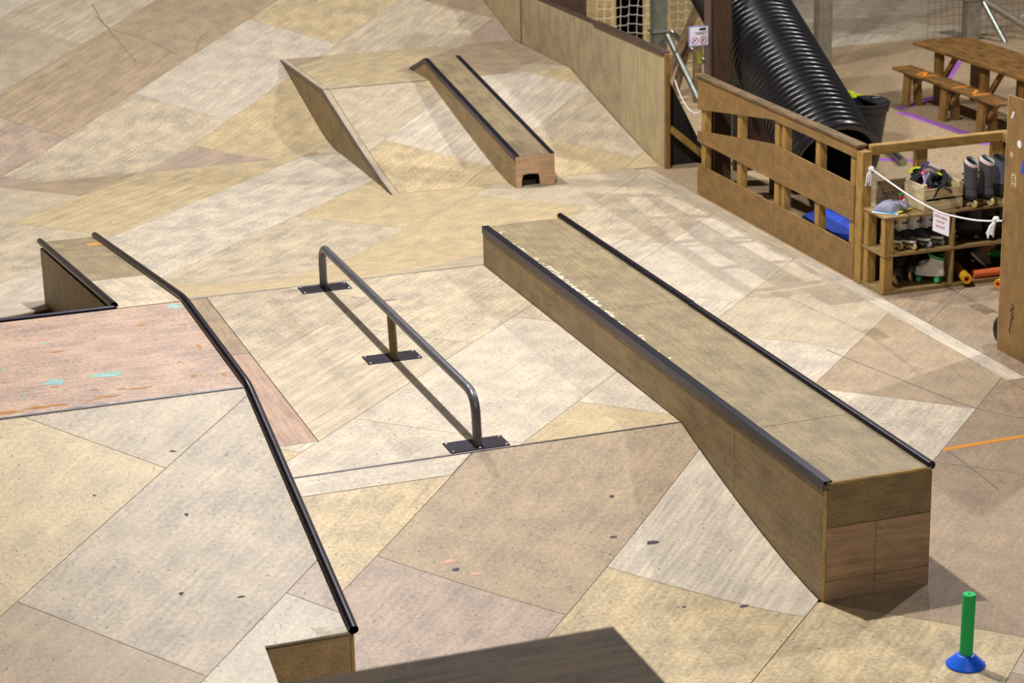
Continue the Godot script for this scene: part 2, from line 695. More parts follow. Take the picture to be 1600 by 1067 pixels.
# ---------------------------------------------------------------- the park
func _ready() -> void:
	rng.seed = 7
	# camera on the gallery: an 80 mm lens looking down over the park
	var cam := Camera3D.new()
	cam.name = "camera"
	add_child(cam)
	cam.position = Vector3(-5.511, 5.489, 10.666)
	cam.rotation = Vector3(-0.3138, -0.3295, -0.0232)
	var look := CameraAttributesPhysical.new()
	look.frustum_focal_length = 78.6
	look.frustum_focus_distance = 14.5
	look.exposure_aperture = 3.6
	look.frustum_near = 0.1
	look.frustum_far = 200.0
	cam.attributes = look
	cam.fov = 17.365
	cam.near = 0.1
	cam.far = 200.0
	cam.current = true
	# the hall is closed; its light comes from the lamps
	var we := WorldEnvironment.new()
	we.name = "environment"
	var env := Environment.new()
	env.background_mode = Environment.BG_COLOR
	env.background_color = Color(0.02, 0.02, 0.02)
	env.tonemap_mode = Environment.TONE_MAPPER_LINEAR
	env.tonemap_exposure = 1.0
	env.sdfgi_enabled = true
	env.ssao_enabled = true
	env.ssil_enabled = true
	we.environment = env
	add_child(we)
	make_materials()
	# high bay lamps in two rows; the first three are placed from the shadows of rail, ledge and fence
	lamp(Vector3(-1.38, 9.0, -3.56), 76.0, "bell shaped high bay lamp hanging over the flat rail")
	lamp(Vector3(-1.38, 9.0, -10.9), 58.0, "bell shaped high bay lamp hanging over the floor before the back bank")
	lamp(Vector3(9.9, 9.0, -6.2), 72.0, "bell shaped high bay lamp hanging over the skate shelf side")
	lamp(Vector3(8.3, 9.0, -14.5), 14.0, "bell shaped high bay lamp hanging over the far picnic area")
	lamp(Vector3(-1.38, 9.0, 9.5), 24.0, "bell shaped high bay lamp added beside the gallery to brighten the ledge end")  # unseen lamp, added to light faces turned towards the camera
	hall()
	floors()
	front_ramp_and_deck()
	raised_platform()
	hubba()
	grind_ledge()
	flat_rail()
	kicker()
	grind_box()
	barriers()
	fence()
	foreground_box()
	marker_cone()
	slide_tube()
	picnic()
	posts_and_nets()
	shelf_and_skates()
	small_things()

func lamp(at: Vector3, power: float, label: String) -> void:
	var t := thing("high_bay_lamp", label, "lamp", at, Basis.IDENTITY, "high bay lamps of the hall")
	var b := MB.new()
	b.lathe([Vector2(0.0, 0.5), Vector2(0.08, 0.5), Vector2(0.1, 0.3), Vector2(0.2, 0.18), Vector2(0.27, 0.02), Vector2(0.26, 0.0), Vector2(0.19, 0.16), Vector2(0.09, 0.27)], 28)
	part(t, "shade", b, M.lamp_shell, true)
	b = MB.new()
	b.tube([Vector3(0, 0.5, 0), Vector3(0, 1.55, 0)], 0.012, 8)
	part(t, "hanger", b, M.lamp_shell, true)
	b = MB.new()
	b.lathe([Vector2(0.0, 0.09), Vector2(0.22, 0.09), Vector2(0.22, 0.105), Vector2(0.0, 0.105)], 28, false)
	part(t, "diffuser", b, M.glow, true)
	var l := SpotLight3D.new()
	l.name = "lamp_light"
	t.add_child(l)
	l.position = Vector3(0, -0.02, 0)
	l.rotation = Vector3(-PI / 2, 0, 0)
	l.spot_angle = 76.0
	l.spot_angle_attenuation = 0.12
	l.spot_range = 60.0
	l.spot_attenuation = 2.0
	l.light_energy = power
	l.light_size = 0.13
	l.light_color = Color(1.0, 0.982, 0.965)
	l.shadow_enabled = true

func hall() -> void:
	var lo := Vector3(-13, -0.5, -25)
	var hi := Vector3(18, 10.6, 16)
	var mid := (lo + hi) * 0.5
	var sz := hi - lo
	var specs := [["wall_left", Vector3(lo.x - 0.15, mid.y, mid.z), Vector3(0.3, sz.y, sz.z), "pale painted hall wall on the platform side"],
		["wall_right", Vector3(hi.x + 0.15, mid.y, mid.z), Vector3(0.3, sz.y, sz.z), "pale painted hall wall beyond the picnic table"],
		["wall_back", Vector3(mid.x, mid.y, lo.z - 0.15), Vector3(sz.x + 0.6, sz.y, 0.3), "pale painted hall wall behind the back bank"],
		["wall_front", Vector3(mid.x, mid.y, hi.z + 0.15), Vector3(sz.x + 0.6, sz.y, 0.3), "pale painted hall wall behind the gallery"]]
	for s in specs:
		var t := structure(s[0], s[3], "wall", Vector3(s[1].x, lo.y, s[1].z))
		part(t, "wall_face", MB.new().box(s[1], s[2]), M.hall)
	var c := structure("ceiling", "grey hall ceiling above the skate park", "ceiling", Vector3(mid.x, hi.y, mid.z))
	part(c, "ceiling_face", MB.new().box(Vector3(mid.x, hi.y + 0.15, mid.z), Vector3(sz.x + 0.6, 0.3, sz.z + 0.6)), M.ceiling)

func flat_profile() -> Profile:
	return Profile.new([Vector2(-30, 0), Vector2(20, 0)], 0)

func back_profile() -> Profile:
	# flat floor that rises as a bank up to the back edge of the deck
	var p := [Vector2(-30, 0), Vector2(-8.22, 0)]
	for i in range(1, 9):
		var f := i / 8.0
		p.append(Vector2(lerpf(-8.22, -6.13, f), DECK * pow(f, 1.3)))
	return Profile.new(p, 1)

func floors() -> void:
	var t := structure("floor", "diagonal sheets of worn plywood making up the park floor", "floor")
	part(t, "slab", MB.new().box(Vector3(2.5, -0.22, -4.5), Vector3(32, 0.3, 42)), M.under)
	var flat := flat_profile()
	# far floor with the bank up to the deck
	var far := PackedVector2Array()
	var bp := back_profile()
	for p in [Vector2(-2.93, bp.w_of(-6.13)), Vector2(0.70, bp.w_of(-6.13)), Vector2(0.70, -7.746), Vector2(3.05, -10.096), Vector2(3.05, -12.3), Vector2(-7.5, -12.3), Vector2(-7.5, -3.054), Vector2(-2.93, -7.624)]:
		far.append(p)
	var far_t := [[-2.2, -11.0, "L"], [-3.4, -10.3, "K"], [-2.0, -10.6, "Y"], [-1.7, -9.0, "T"], [-3.3, -8.6, "L"], [-1.2, -8.3, "K"], [-2.9, -9.3, "L"], [0.2, -9.6, "Y"], [-0.4, -10.9, "L"], [1.0, -9.4, "Y"], [-0.6, -7.4, "Y"], [-1.9, -7.0, "Y"]]
	lay(t, far, bp, -0.03, {-6: 9.19 - 3.45 * 3, -7: 9.19 - 3.45 * 2, -8: 7.44 - 3.45}, far_t, "LYYTGK", 1)
	# floor right of the ledge
	var right := PackedVector2Array([Vector2(0.70, -7.746), Vector2(0.70, -0.005), Vector2(-0.03, -0.005), Vector2(-3.05, 3.02), Vector2(3.05, 3.02), Vector2(3.05, -10.096)])
	var right_t := [[2.2, -3.4, "T"], [1.75, -2.45, "L"], [2.6, -1.2, "B"], [1.4, -0.9, "B"], [0.2, 0.8, "Y"], [1.4, -5.3, "L"], [2.3, -6.6, "K"], [1.2, -7.0, "L"], [2.5, -8.5, "K"], [1.2, -3.6, "L"], [2.7, -4.6, "K"], [1.9, 0.2, "B"], [1.8, 1.2, "G"], [1.6, -4.4, "L"], [2.2, -5.6, "K"], [1.5, -6.3, "L"]]
	lay(t, right, flat, -0.03, {-1: 5.07 - 3.45, 0: 0.0, -2: 3.0}, right_t, "LTBTKG", 2)
	# floor behind the raised platform
	lay(t, PackedVector2Array([Vector2(-3.41, -7.144), Vector2(-3.41, -3.66), Vector2(-6.9, -3.66)]), flat, -0.03, {}, [], "LYY", 3)
	# pale strip of board along the fence
	sheet(t, "floor_strip", rect(3.052, -10.28, 3.205, -6.6), flat, tones.K[0], PI / 2)
	sheet(t, "floor_strip", rect(3.052, -6.596, 3.205, -3.0), flat, tones.L[0], PI / 2)
	# greyer boards by the shelf, chip board under the picnic table
	lay(t, PackedVector2Array([Vector2(3.208, -5.75), Vector2(3.208, 3.02), Vector2(8.2, 3.02), Vector2(8.2, -5.75)]), flat, 0.5, {}, [], "BBGB", 4)
	lay(t, PackedVector2Array([Vector2(3.052, -2.996), Vector2(3.205, -2.996), Vector2(3.205, 3.02), Vector2(3.052, 3.02)]), flat, -0.03, {}, [], "B", 5)
	for i in 8:
		for j in 4:
			var x := 3.21 + i * 1.22
			var z := -5.754 - j * 2.44
			sheet(t, "chip_board", rect(x, z - 2.436, x + 1.216, z), flat, M.chip, PI / 2 if (i + j) % 2 else 0.0)
	lay(t, PackedVector2Array([Vector2(3.36, -24), Vector2(3.36, -15.52), Vector2(13.2, -15.52), Vector2(13.2, -24)]), flat, 0.2, {}, [[9.5, -16.9, "G"], [9.0, -16.0, "L"], [8.4, -17.5, "K"], [10.4, -16.5, "T"]], "KGLT", 6)
	# the bank along the back of the park
	var pts := [Vector2(-22.5, 0.27 * (22.5 - 12.75))]
	for i in range(0, 7):
		var q := 0.9 * (6 - i) / 6.0
		pts.append(Vector2(-12.3 - q, 0.27 * q * q / 1.8))
	var bank := Profile.new(pts, pts.size() - 1)
	var wd := bank.w_of(-14.88)
	var bt := structure("floor", "tall plywood bank rising along the back of the park", "ramp", Vector3(-2, 0, -12.3))
	var area := PackedVector2Array([Vector2(-7.5, -12.302), Vector2(0.42, -12.302), Vector2(0.42, wd), Vector2(3.34, wd), Vector2(3.34, bank.w_of(-21.0)), Vector2(-7.5, bank.w_of(-21.0))])
	var bank_t := [[-0.7, -15.1, "L"], [-2.2, -15.8, "T"], [-3.2, -14.2, "P"], [-2.8, -16.0, "G"], [-1.3, -13.6, "Y"], [-2.6, -13.2, "K"], [-0.2, -13.2, "Y"], [-0.4, -16.5, "T"], [-1.2, -18.2, "L"], [1.0, -16.5, "Y"], [2.3, -16.5, "Y"], [-1.6, -14.6, "T"]]
	lay(bt, area, bank, -0.03, {-9: 13.0 - 3.45 * 2, -8: 12.0, -10: 14.6}, bank_t, "LYTGPK", 7)

func front_ramp_and_deck() -> void:
	var t := thing("fun_box", "low central plywood fun box with flat deck and sloping front bank", "skate ramp", Vector3(-1.4, 0, -3.0))
	var pts := []
	for i in range(0, 11):
		var f := 1.0 - i / 10.0
		pts.append(Vector2(-2.048 * f, DECK * pow(f, 1.35)))
	pts.append(Vector2(6, 0))
	var pr := Profile.new(pts, 10)
	var w0 := pr.w_of(-2.044)
	var area := PackedVector2Array([Vector2(-2.925, w0 + 0.2), Vector2(-1.65, w0 + 0.2), Vector2(-1.45, w0), Vector2(-0.004, w0), Vector2(-0.004, -0.03), Vector2(-3.054, 3.02), Vector2(-3.40, 3.02), Vector2(-3.40, 0.53), Vector2(-2.925, 0.53)])
	# the first strip under the deck edge is a narrow board of its own
	sheet(t, "plywood_sheet", PackedVector2Array([Vector2(-2.925, w0), Vector2(-1.455, w0), Vector2(-1.652, w0 + 0.196), Vector2(-2.925, w0 + 0.196)]), pr, tones.L[1])
	var tone := [[-1.5, -1.3, "T"], [-2.3, -1.4, "Y"], [-1.6, -0.2, "P"], [-0.5, -0.9, "L"], [-0.8, 0.2, "Y"], [-0.3, -1.9, "T"], [-2.75, -0.2, "P"]]
	lay(t, area, pr, -0.03, {-2: -1.14 - 3.45, -1: -0.324 - 3.45, -3: 0.3}, tone, "TYPLY", 11)
	# deck
	var dp := Profile.new([Vector2(-6.126, DECK), Vector2(-2.052, DECK)], 0)
	var dt := [[-1.6, -4.5, "K"], [-0.6, -3.6, "L"], [-0.45, -2.4, "Y"], [-1.7, -2.3, "L"], [-2.75, -2.4, "Y"], [-0.5, -5.6, "K"], [-1.9, -5.6, "G"], [-1.0, -4.8, "K"]]
	lay(t, PackedVector2Array([Vector2(-2.31, -6.126), Vector2(-0.004, -6.126), Vector2(-0.004, -2.052), Vector2(-2.925, -2.052), Vector2(-2.925, -2.622), Vector2(-2.31, -2.622)]), dp, -3.175, {-1: 0.978 - 3.45, -2: 3.45, 0: 2.2, -3: 1.0}, dt, "KLGK", 12)
	# narrow boards along the hubba
	sheet(t, "plywood_sheet", PackedVector2Array([Vector2(-2.925, -6.126), Vector2(-2.314, -6.126), Vector2(-2.314, -4.6), Vector2(-2.925, -4.6)]), dp, tones.B[2], PI / 2)
	sheet(t, "plywood_sheet", PackedVector2Array([Vector2(-2.925, -4.596), Vector2(-2.314, -4.596), Vector2(-2.314, -2.626), Vector2(-2.925, -2.626)]), dp, tones.R[0], PI / 2)
	# carcass
	var b := MB.new()
	b.box(Vector3(-1.46, DECK * 0.5 - 0.02, -4.09), Vector3(2.9, DECK - 0.045, 4.04))
	part(t, "frame", b, M.under)
	# worn metal thresholds along both edges of the deck
	b = MB.new()
	b.box(Vector3(-1.46, DECK + 0.0005, -2.05), Vector3(2.9, 0.003, 0.016))
	part(t, "front_threshold", b, M.steel_strip)
	b = MB.new()
	b.box(Vector3(-1.46, DECK - 0.001, -6.128), Vector3(2.9, 0.003, 0.014))
	part(t, "back_threshold", b, M.steel_strip)
	# flakes, scrapes and gum on the boards
	for m in [[-0.69, -0.886, 0.05, 0.025, M.mark_dark, 1], [-1.0, -5.47, 0.09, 0.018, M.mark_brown, 2], [-1.93, -0.93, 0.03, 0.02, M.mark_dark, 3], [-1.82, -0.86, 0.06, 0.014, M.mark_pink, 4], [-1.94, -1.02, 0.05, 0.02, M.mark_pink, 9], [-0.9, -1.0, 0.03, 0.016, M.mark_dark, 5], [-0.78, -0.2, 0.02, 0.012, M.mark_dark, 6], [-1.3, -0.28, 0.03, 0.014, M.mark_pink, 7], [-0.45, -0.1, 0.04, 0.016, M.mark_dark, 8], [-0.75, -1.4, 0.02, 0.02, M.mark_dark, 10]]:
		var on: Profile = dp if m[1] < -2.06 else pr
		sheet(t, "scrape", blob(Vector2(m[0], on.w_of(m[1])), m[2], m[3], m[5]), on, m[4], 0, 0.0006, 0.0009)

func left_profile() -> Profile:
	return Profile.new([Vector2(-3.65, PLAT), Vector2(-1.73, PLAT), Vector2(2.6, PLAT - 0.27 * 4.33), Vector2(6, PLAT - 0.27 * 4.33)], 1)

func raised_platform() -> void:
	var t := thing("raised_platform", "high pinkish plywood platform with flaking paint and a long front bank", "skate ramp", Vector3(-4.4, 0, -1.5))
	var pr := left_profile()
	# top boards
	sheet(t, "top_board", rect(-7.2, pr.w[0] + 0.03, -5.002, -1.734), pr, tones.R[1], 0, 0.018)
	sheet(t, "top_board", PackedVector2Array([Vector2(-4.998, pr.w[0] + 0.03), Vector2(-2.934, pr.w[0] + 0.03), Vector2(-2.934, -1.734), Vector2(-4.998, -1.734)]), pr, tones.R[2], 0, 0.018)
	# bank down to the floor; the part beside the hubba ends early
	var we := pr.w_of(0.52)
	var area := PackedVector2Array([Vector2(-7.2, -1.726), Vector2(-2.934, -1.726), Vector2(-2.934, we), Vector2(-3.398, we), Vector2(-3.398, pr.w_of(2.9)), Vector2(-7.2, pr.w_of(2.9))])
	var anchors := [[-4.3, -0.6, "Y"], [-3.7, -1.2, "G"], [-3.5, -0.1, "G"], [-3.2, -0.4, "G"], [-4.2, 0.5, "T"], [-3.8, 0.8, "T"], [-3.1, 0.4, "L"], [-3.1, -1.5, "K"]]
	lay(t, area, pr, -4.6, {0: -4.48, -1: -2.54, 1: -3.4, -2: -2.54}, anchors, "YPK", 21, 1.62)
	# steel edge at the back, worn threshold at the front
	part(t, "edge_strip", MB.new().box(Vector3(-5.3, PLAT - 0.012, -3.665), Vector3(3.8, 0.05, 0.03), 0.006), M.iron)
	part(t, "threshold", MB.new().box(Vector3(-5.07, PLAT + 0.001, -1.732), Vector3(4.25, 0.003, 0.025)), M.steel_strip)
	# back wall and side wall
	part(t, "back_panel", MB.new().grain(1).box(Vector3(-5.3, (PLAT - 0.05) * 0.5, -3.64), Vector3(3.8, PLAT - 0.05, 0.018)), M.side)
	var poly := PackedVector2Array([Vector2(-3.6, 0.0), Vector2(-3.6, PLAT - 0.05), Vector2(-1.75, PLAT - 0.05), Vector2(0.5, 0.50), Vector2(0.5, 0.0)])
	part(t, "side_panel", MB.new().prism(poly, Vector3(-2.934, 0, 0), Vector3(0, 0, 1), Vector3.UP, 0.018), M.side)
	# end of the ledge: boarded face, cheek and split corner
	part(t, "end_panel", MB.new().box(Vector3(-3.175, 0.275, 0.512), Vector3(0.44, 0.53, 0.018), 0.002), M.end_pale)
	part(t, "cheek", MB.new().prism(PackedVector2Array([Vector2(0.0, PLAT - 0.5), Vector2(0.0, PLAT - 0.486), Vector2(0.52, 0.548), Vector2(0.52, 0.0), Vector2(0.4, 0.0)]), Vector3(-3.398, 0, 0), Vector3(0, 0, 1), Vector3.UP, -0.016), M.edge)
	part(t, "corner_post", MB.new().grain(1).box(Vector3(-2.944, 0.27, 0.513), Vector3(0.02, 0.54, 0.022), 0.002), M.edge)
	var tip := PackedVector2Array([Vector2(-2.95, we - 0.002), Vector2(-3.13, we - 0.002), Vector2(-3.12, we - 0.05), Vector2(-3.14, we - 0.085), Vector2(-3.08, we - 0.075), Vector2(-3.04, we - 0.045), Vector2(-2.99, we - 0.05), Vector2(-2.95, we - 0.04)])
	sheet(t, "split_veneer", tip, pr, M.splinter, 0, 0.0012, 0.0016)
	# flaked turquoise and ochre paint
	var flakes := [[-3.67, -2.28, 0.13, 0.07, M.turquoise], [-4.0, -2.27, 0.08, 0.075, M.turquoise], [-3.02, -3.53, 0.055, 0.07, M.turquoise], [-4.25, -3.0, 0.045, 0.02, M.turquoise], [-4.2, -2.1, 0.02, 0.025, M.turquoise], [-3.95, -3.05, 0.05, 0.02, M.turquoise], [-3.4, -3.57, 0.02, 0.012, M.turquoise],
		[-4.1, -1.84, 0.17, 0.03, M.ochre], [-3.75, -1.87, 0.11, 0.025, M.ochre], [-3.55, -1.95, 0.09, 0.02, M.ochre], [-3.3, -3.2, 0.04, 0.035, M.ochre], [-3.2, -2.05, 0.03, 0.03, M.ochre], [-3.9, -2.85, 0.06, 0.018, M.ochre], [-4.35, -1.82, 0.12, 0.035, M.ochre], [-3.05, -2.6, 0.02, 0.06, M.ochre], [-3.02, -2.0, 0.02, 0.05, M.ochre]]
	for i in flakes.size():
		var f: Array = flakes[i]
		sheet(t, "paint_flake", blob(Vector2(f[0], f[1]), f[2], f[3], 40 + i, 18, 0.55), pr, f[4], 0, 0.0006, 0.0009)
	var fr := RandomNumberGenerator.new()
	fr.seed = 17
	for i in 60:
		var fm: Material = [M.turquoise, M.ochre, M.ochre, M.splinter][i % 4]
		var fx := fr.randf_range(-4.6, -3.0)
		var fz := fr.randf_range(-3.5, -1.8) if i % 3 else fr.randf_range(-2.1, -1.76)
		sheet(t, "paint_flake", blob(Vector2(fx, fz), fr.randf_range(0.008, 0.035), fr.randf_range(0.004, 0.012), 300 + i, 10, 0.6), pr, fm, 0, 0.0006, 0.0010)
	for i in 34:
		sheet(t, "worn_edge", blob(Vector2(fr.randf_range(-4.7, -3.0), -1.745 + fr.randf_range(-0.012, 0.004)), fr.randf_range(0.02, 0.09), fr.randf_range(0.004, 0.012), 400 + i, 10, 0.7), pr, M.splinter, 0, 0.0006, 0.0022)
	var marks := [[-3.42, 0.12, 0.03, 0.012, M.mark_dark], [-3.72, 0.02, 0.018, 0.02, M.mark_dark], [-3.55, -0.62, 0.02, 0.02, M.mark_dark], [-3.5, -1.2, 0.03, 0.012, M.mark_dark], [-4.0, -0.9, 0.016, 0.012, M.mark_dark]]
	for i in marks.size():
		var f: Array = marks[i]
		sheet(t, "scrape", blob(Vector2(f[0], pr.w_of(f[1])), f[2], f[3], 70 + i, 9, 0.6), pr, f[4], 0, 0.0006, 0.0009)

func pipe_run(z: Array, y: Array, x: float, r: float) -> Array:
	var pts := []
	for i in z.size():
		pts.append(Vector3(x, y[i] + r * 0.4, z[i]))
	return pts

func bend(pts: Array, rad: float, n := 5) -> Array:
	var out := [pts[0]]
	for i in range(1, pts.size() - 1):
		var a: Vector3 = pts[i] + (pts[i - 1] - pts[i]).normalized() * rad
		var b: Vector3 = pts[i] + (pts[i + 1] - pts[i]).normalized() * rad
		for k in n + 1:
			var f := float(k) / n
			out.append(a.lerp(pts[i], f).lerp((pts[i] as Vector3).lerp(b, f), f))
	out.append(pts[-1])
	return out

func hubba() -> void:
	var t := thing("hubba_ledge", "narrow ledge rising to the pink platform between two dark coping pipes", "skate ledge", Vector3(-3.16, 0, -5.6))
	var far := -7.57
	var yf := 0.63
	var pr := Profile.new([Vector2(far, yf), Vector2(-3.65, PLAT)], 1)
	var wm := pr.w_of(-5.0)
	sheet(t, "top_board", rect(-3.385, pr.w[0], -2.95, wm - 0.002), pr, M.ledge_top, PI / 2, 0.018)
	sheet(t, "top_board", rect(-3.385, wm + 0.002, -2.95, pr.w[1] + 0.026), pr, tones.K[2], PI / 2, 0.018)
	var poly := PackedVector2Array([Vector2(far, 0.0), Vector2(far, yf - 0.03), Vector2(-3.66, PLAT - 0.03), Vector2(-3.66, 0.0)])
	var left_a := PackedVector2Array([Vector2(far, 0.0), Vector2(far, yf - 0.05), Vector2(-5.7, yf - 0.05 + 1.87 * 0.1378), Vector2(-5.7, 0.0)])
	var left_b := PackedVector2Array([Vector2(-5.697, 0.0), Vector2(-5.697, yf - 0.05 + 1.873 * 0.1378), Vector2(-3.66, PLAT - 0.05), Vector2(-3.66, 0.0)])
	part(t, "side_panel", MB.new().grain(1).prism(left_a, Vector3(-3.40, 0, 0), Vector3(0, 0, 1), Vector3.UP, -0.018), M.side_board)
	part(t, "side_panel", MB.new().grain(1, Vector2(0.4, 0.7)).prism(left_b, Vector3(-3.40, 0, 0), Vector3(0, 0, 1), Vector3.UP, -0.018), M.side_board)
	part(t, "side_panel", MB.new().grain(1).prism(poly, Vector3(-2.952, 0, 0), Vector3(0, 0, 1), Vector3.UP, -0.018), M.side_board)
	part(t, "end_panel", MB.new().grain(1).box(Vector3(-3.17, 0.29, far + 0.01), Vector3(0.43, 0.58, 0.018)), M.side)
	var r := 0.026
	var right := bend([Vector3(-2.94, yf + 0.01, far), Vector3(-2.935, PLAT + 0.012, -3.65), Vector3(-2.935, PLAT + 0.012, -1.73), Vector3(-2.935, 0.575, 0.53)], 0.12)
	part(t, "coping_pipe", MB.new().tube(right, r, 14), M.pipe)
	part(t, "coping_pipe", MB.new().tube([Vector3(-3.395, yf + 0.008, far), Vector3(-3.395, PLAT - 0.0, -3.70)], r, 14), M.pipe)
	part(t, "tape_mark", panel_mesh(rect(-3.08, pr.w_of(-7.12), -2.97, pr.w_of(-7.0)), pr, 0.001, 0, Vector2.ZERO, 0.001), M.orange_paint)

func grind_ledge() -> void:
	var t := thing("grind_ledge", "long straight plywood grind ledge with an angle iron edge and pipe coping", "skate ledge", Vector3(0.35, 0, -3.06))
	var H := 0.744
	var L := 6.13
	# side boards, seen above the deck and the bank
	for s in [[-0.004, -1.218], [-1.222, -3.658], [-3.662, -6.126]]:
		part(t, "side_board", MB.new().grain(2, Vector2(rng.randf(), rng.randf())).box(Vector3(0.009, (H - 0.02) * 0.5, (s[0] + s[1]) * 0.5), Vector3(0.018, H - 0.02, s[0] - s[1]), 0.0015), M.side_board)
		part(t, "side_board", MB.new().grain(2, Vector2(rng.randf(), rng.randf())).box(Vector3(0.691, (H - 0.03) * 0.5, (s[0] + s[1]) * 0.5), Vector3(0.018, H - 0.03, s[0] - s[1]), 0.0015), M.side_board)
	for s in [[-0.002, -0.972], [-0.976, -3.6], [-3.604, -6.13]]:
		part(t, "top_board", MB.new().grain(2, Vector2(rng.randf(), rng.randf())).box(Vector3(0.355, H - 0.01, (s[0] + s[1]) * 0.5), Vector3(0.67, 0.02, s[0] - s[1]), 0.0015), M.ledge_top)
	# near end: dark board above, paler boards below
	part(t, "end_board", MB.new().box(Vector3(0.356, 0.592, -0.008), Vector3(0.672, 0.262, 0.02), 0.002), M.end_dark)
	part(t, "end_board", MB.new().grain(0, Vector2(0.3, 0.2)).box(Vector3(0.179, 0.292, -0.006), Vector3(0.318, 0.332, 0.02), 0.002), M.end_light)
	part(t, "end_board", MB.new().grain(0, Vector2(0.9, 0.5)).box(Vector3(0.516, 0.289, -0.006), Vector3(0.352, 0.337, 0.02), 0.002), M.end_light)
	part(t, "end_board", MB.new().grain(0, Vector2(0.1, 0.8)).box(Vector3(0.179, 0.062, -0.006), Vector3(0.318, 0.122, 0.02), 0.002), M.end_light)
	part(t, "end_board", MB.new().grain(0, Vector2(0.6, 0.1)).box(Vector3(0.516, 0.058, -0.006), Vector3(0.352, 0.118, 0.02), 0.002), M.end_light)
	part(t, "back_board", MB.new().box(Vector3(0.35, 0.36, -L + 0.009), Vector3(0.68, 0.72, 0.018), 0.002), M.end_dark)
	# pale edges of the boards
	part(t, "board_edge", MB.new().box(Vector3(0.362, H - 0.01, 0.002), Vector3(0.65, 0.017, 0.008), 0.001), M.edge)
	part(t, "board_edge", MB.new().grain(1).box(Vector3(0.009, (H - 0.05) * 0.5, 0.001), Vector3(0.016, H - 0.05, 0.01), 0.001), M.edge)
	# angle iron
	var iron := PackedVector2Array([Vector2(-0.006, -0.052), Vector2(-0.006, 0.004), Vector2(-0.003, 0.007), Vector2(0.05, 0.007), Vector2(0.05, 0.001), Vector2(0.0, 0.001), Vector2(0.0, -0.052)])
	part(t, "angle_iron", MB.new().grain(2).prism(iron, Vector3(0, H, -L), Vector3.RIGHT, Vector3.UP, L), M.iron)
	part(t, "coping_pipe", MB.new().tube([Vector3(0.688, H + 0.006, 0.004), Vector3(0.688, H + 0.006, -3.46)], 0.026, 16), M.pipe)
	part(t, "coping_pipe", MB.new().tube([Vector3(0.692, H + 0.008, -3.464), Vector3(0.692, H + 0.008, -L - 0.04)], 0.026, 16), M.pipe)
	# chipped face veneer behind the iron
	var r := RandomNumberGenerator.new()
	r.seed = 99
	var flat := Profile.new([Vector2(-8, H), Vector2(1, H)], 0)
	for i in 90:
		var zz := r.randf_range(-6.0, -2.4) if i < 26 else r.randfn(-4.15, 0.5)
		if zz > -2.2 or zz < -6.0:
			continue
		var wd := r.randf_range(0.006, 0.03)
		sheet(t, "veneer_chip", blob(Vector2(0.052 + wd * r.randf_range(0.6, 1.9), zz), wd, r.randf_range(0.012, 0.05), 200 + i, 9, 0.75), flat, M.splinter, 0, 0.0006, 0.0008 + i * 0.00001)

func flat_rail() -> void:
	var t := thing("flat_rail", "grey steel flat rail with rounded ends on three dark base plates", "grind rail", Vector3(-1.382, DECK, -4.09))
	var y := 0.765
	var x := -1.382
	var p := bend([Vector3(x, DECK + 0.006, -6.02), Vector3(x, y, -6.03), Vector3(x, y, -2.165), Vector3(x, DECK + 0.006, -2.135)], 0.15, 9)
	part(t, "rail_pipe", MB.new().tube(p, 0.031, 18), M.rail)
	part(t, "middle_post", MB.new().tube([Vector3(x + 0.005, DECK + 0.006, -4.05), Vector3(x + 0.002, y - 0.02, -4.08)], 0.030, 14), M.olive)
	for z in [-5.99, -4.09, -2.165]:
		var pl := part(t, "base_plate", MB.new().box(Vector3(x, DECK + 0.004, z), Vector3(0.40, 0.007, 0.19), 0.002), M.plate)
		for dx in [-0.18, 0.0, 0.18]:
			for dz in [-0.075, 0.075]:
				if dx == 0.0 and dz < 0.0:
					continue
				part(pl, "bolt", MB.new().place(Transform3D(Basis.IDENTITY, Vector3(x + dx, DECK + 0.0065, z + dz))).lathe([Vector2(0.009, 0.0), Vector2(0.007, 0.004), Vector2(0.0, 0.005)], 8), M.bolt)

func ramp_profile() -> Profile:
	var pts := [Vector2(-14.88, 0.575), Vector2(-12.95, 0.575)]
	for i in range(1, 9):
		var f := 1.0 - i / 8.0
		pts.append(Vector2(-12.95 + 2.65 * (1.0 - f), maxf(0.575 * pow(f, 1.12), 0.004)))
	return Profile.new(pts, pts.size() - 1)

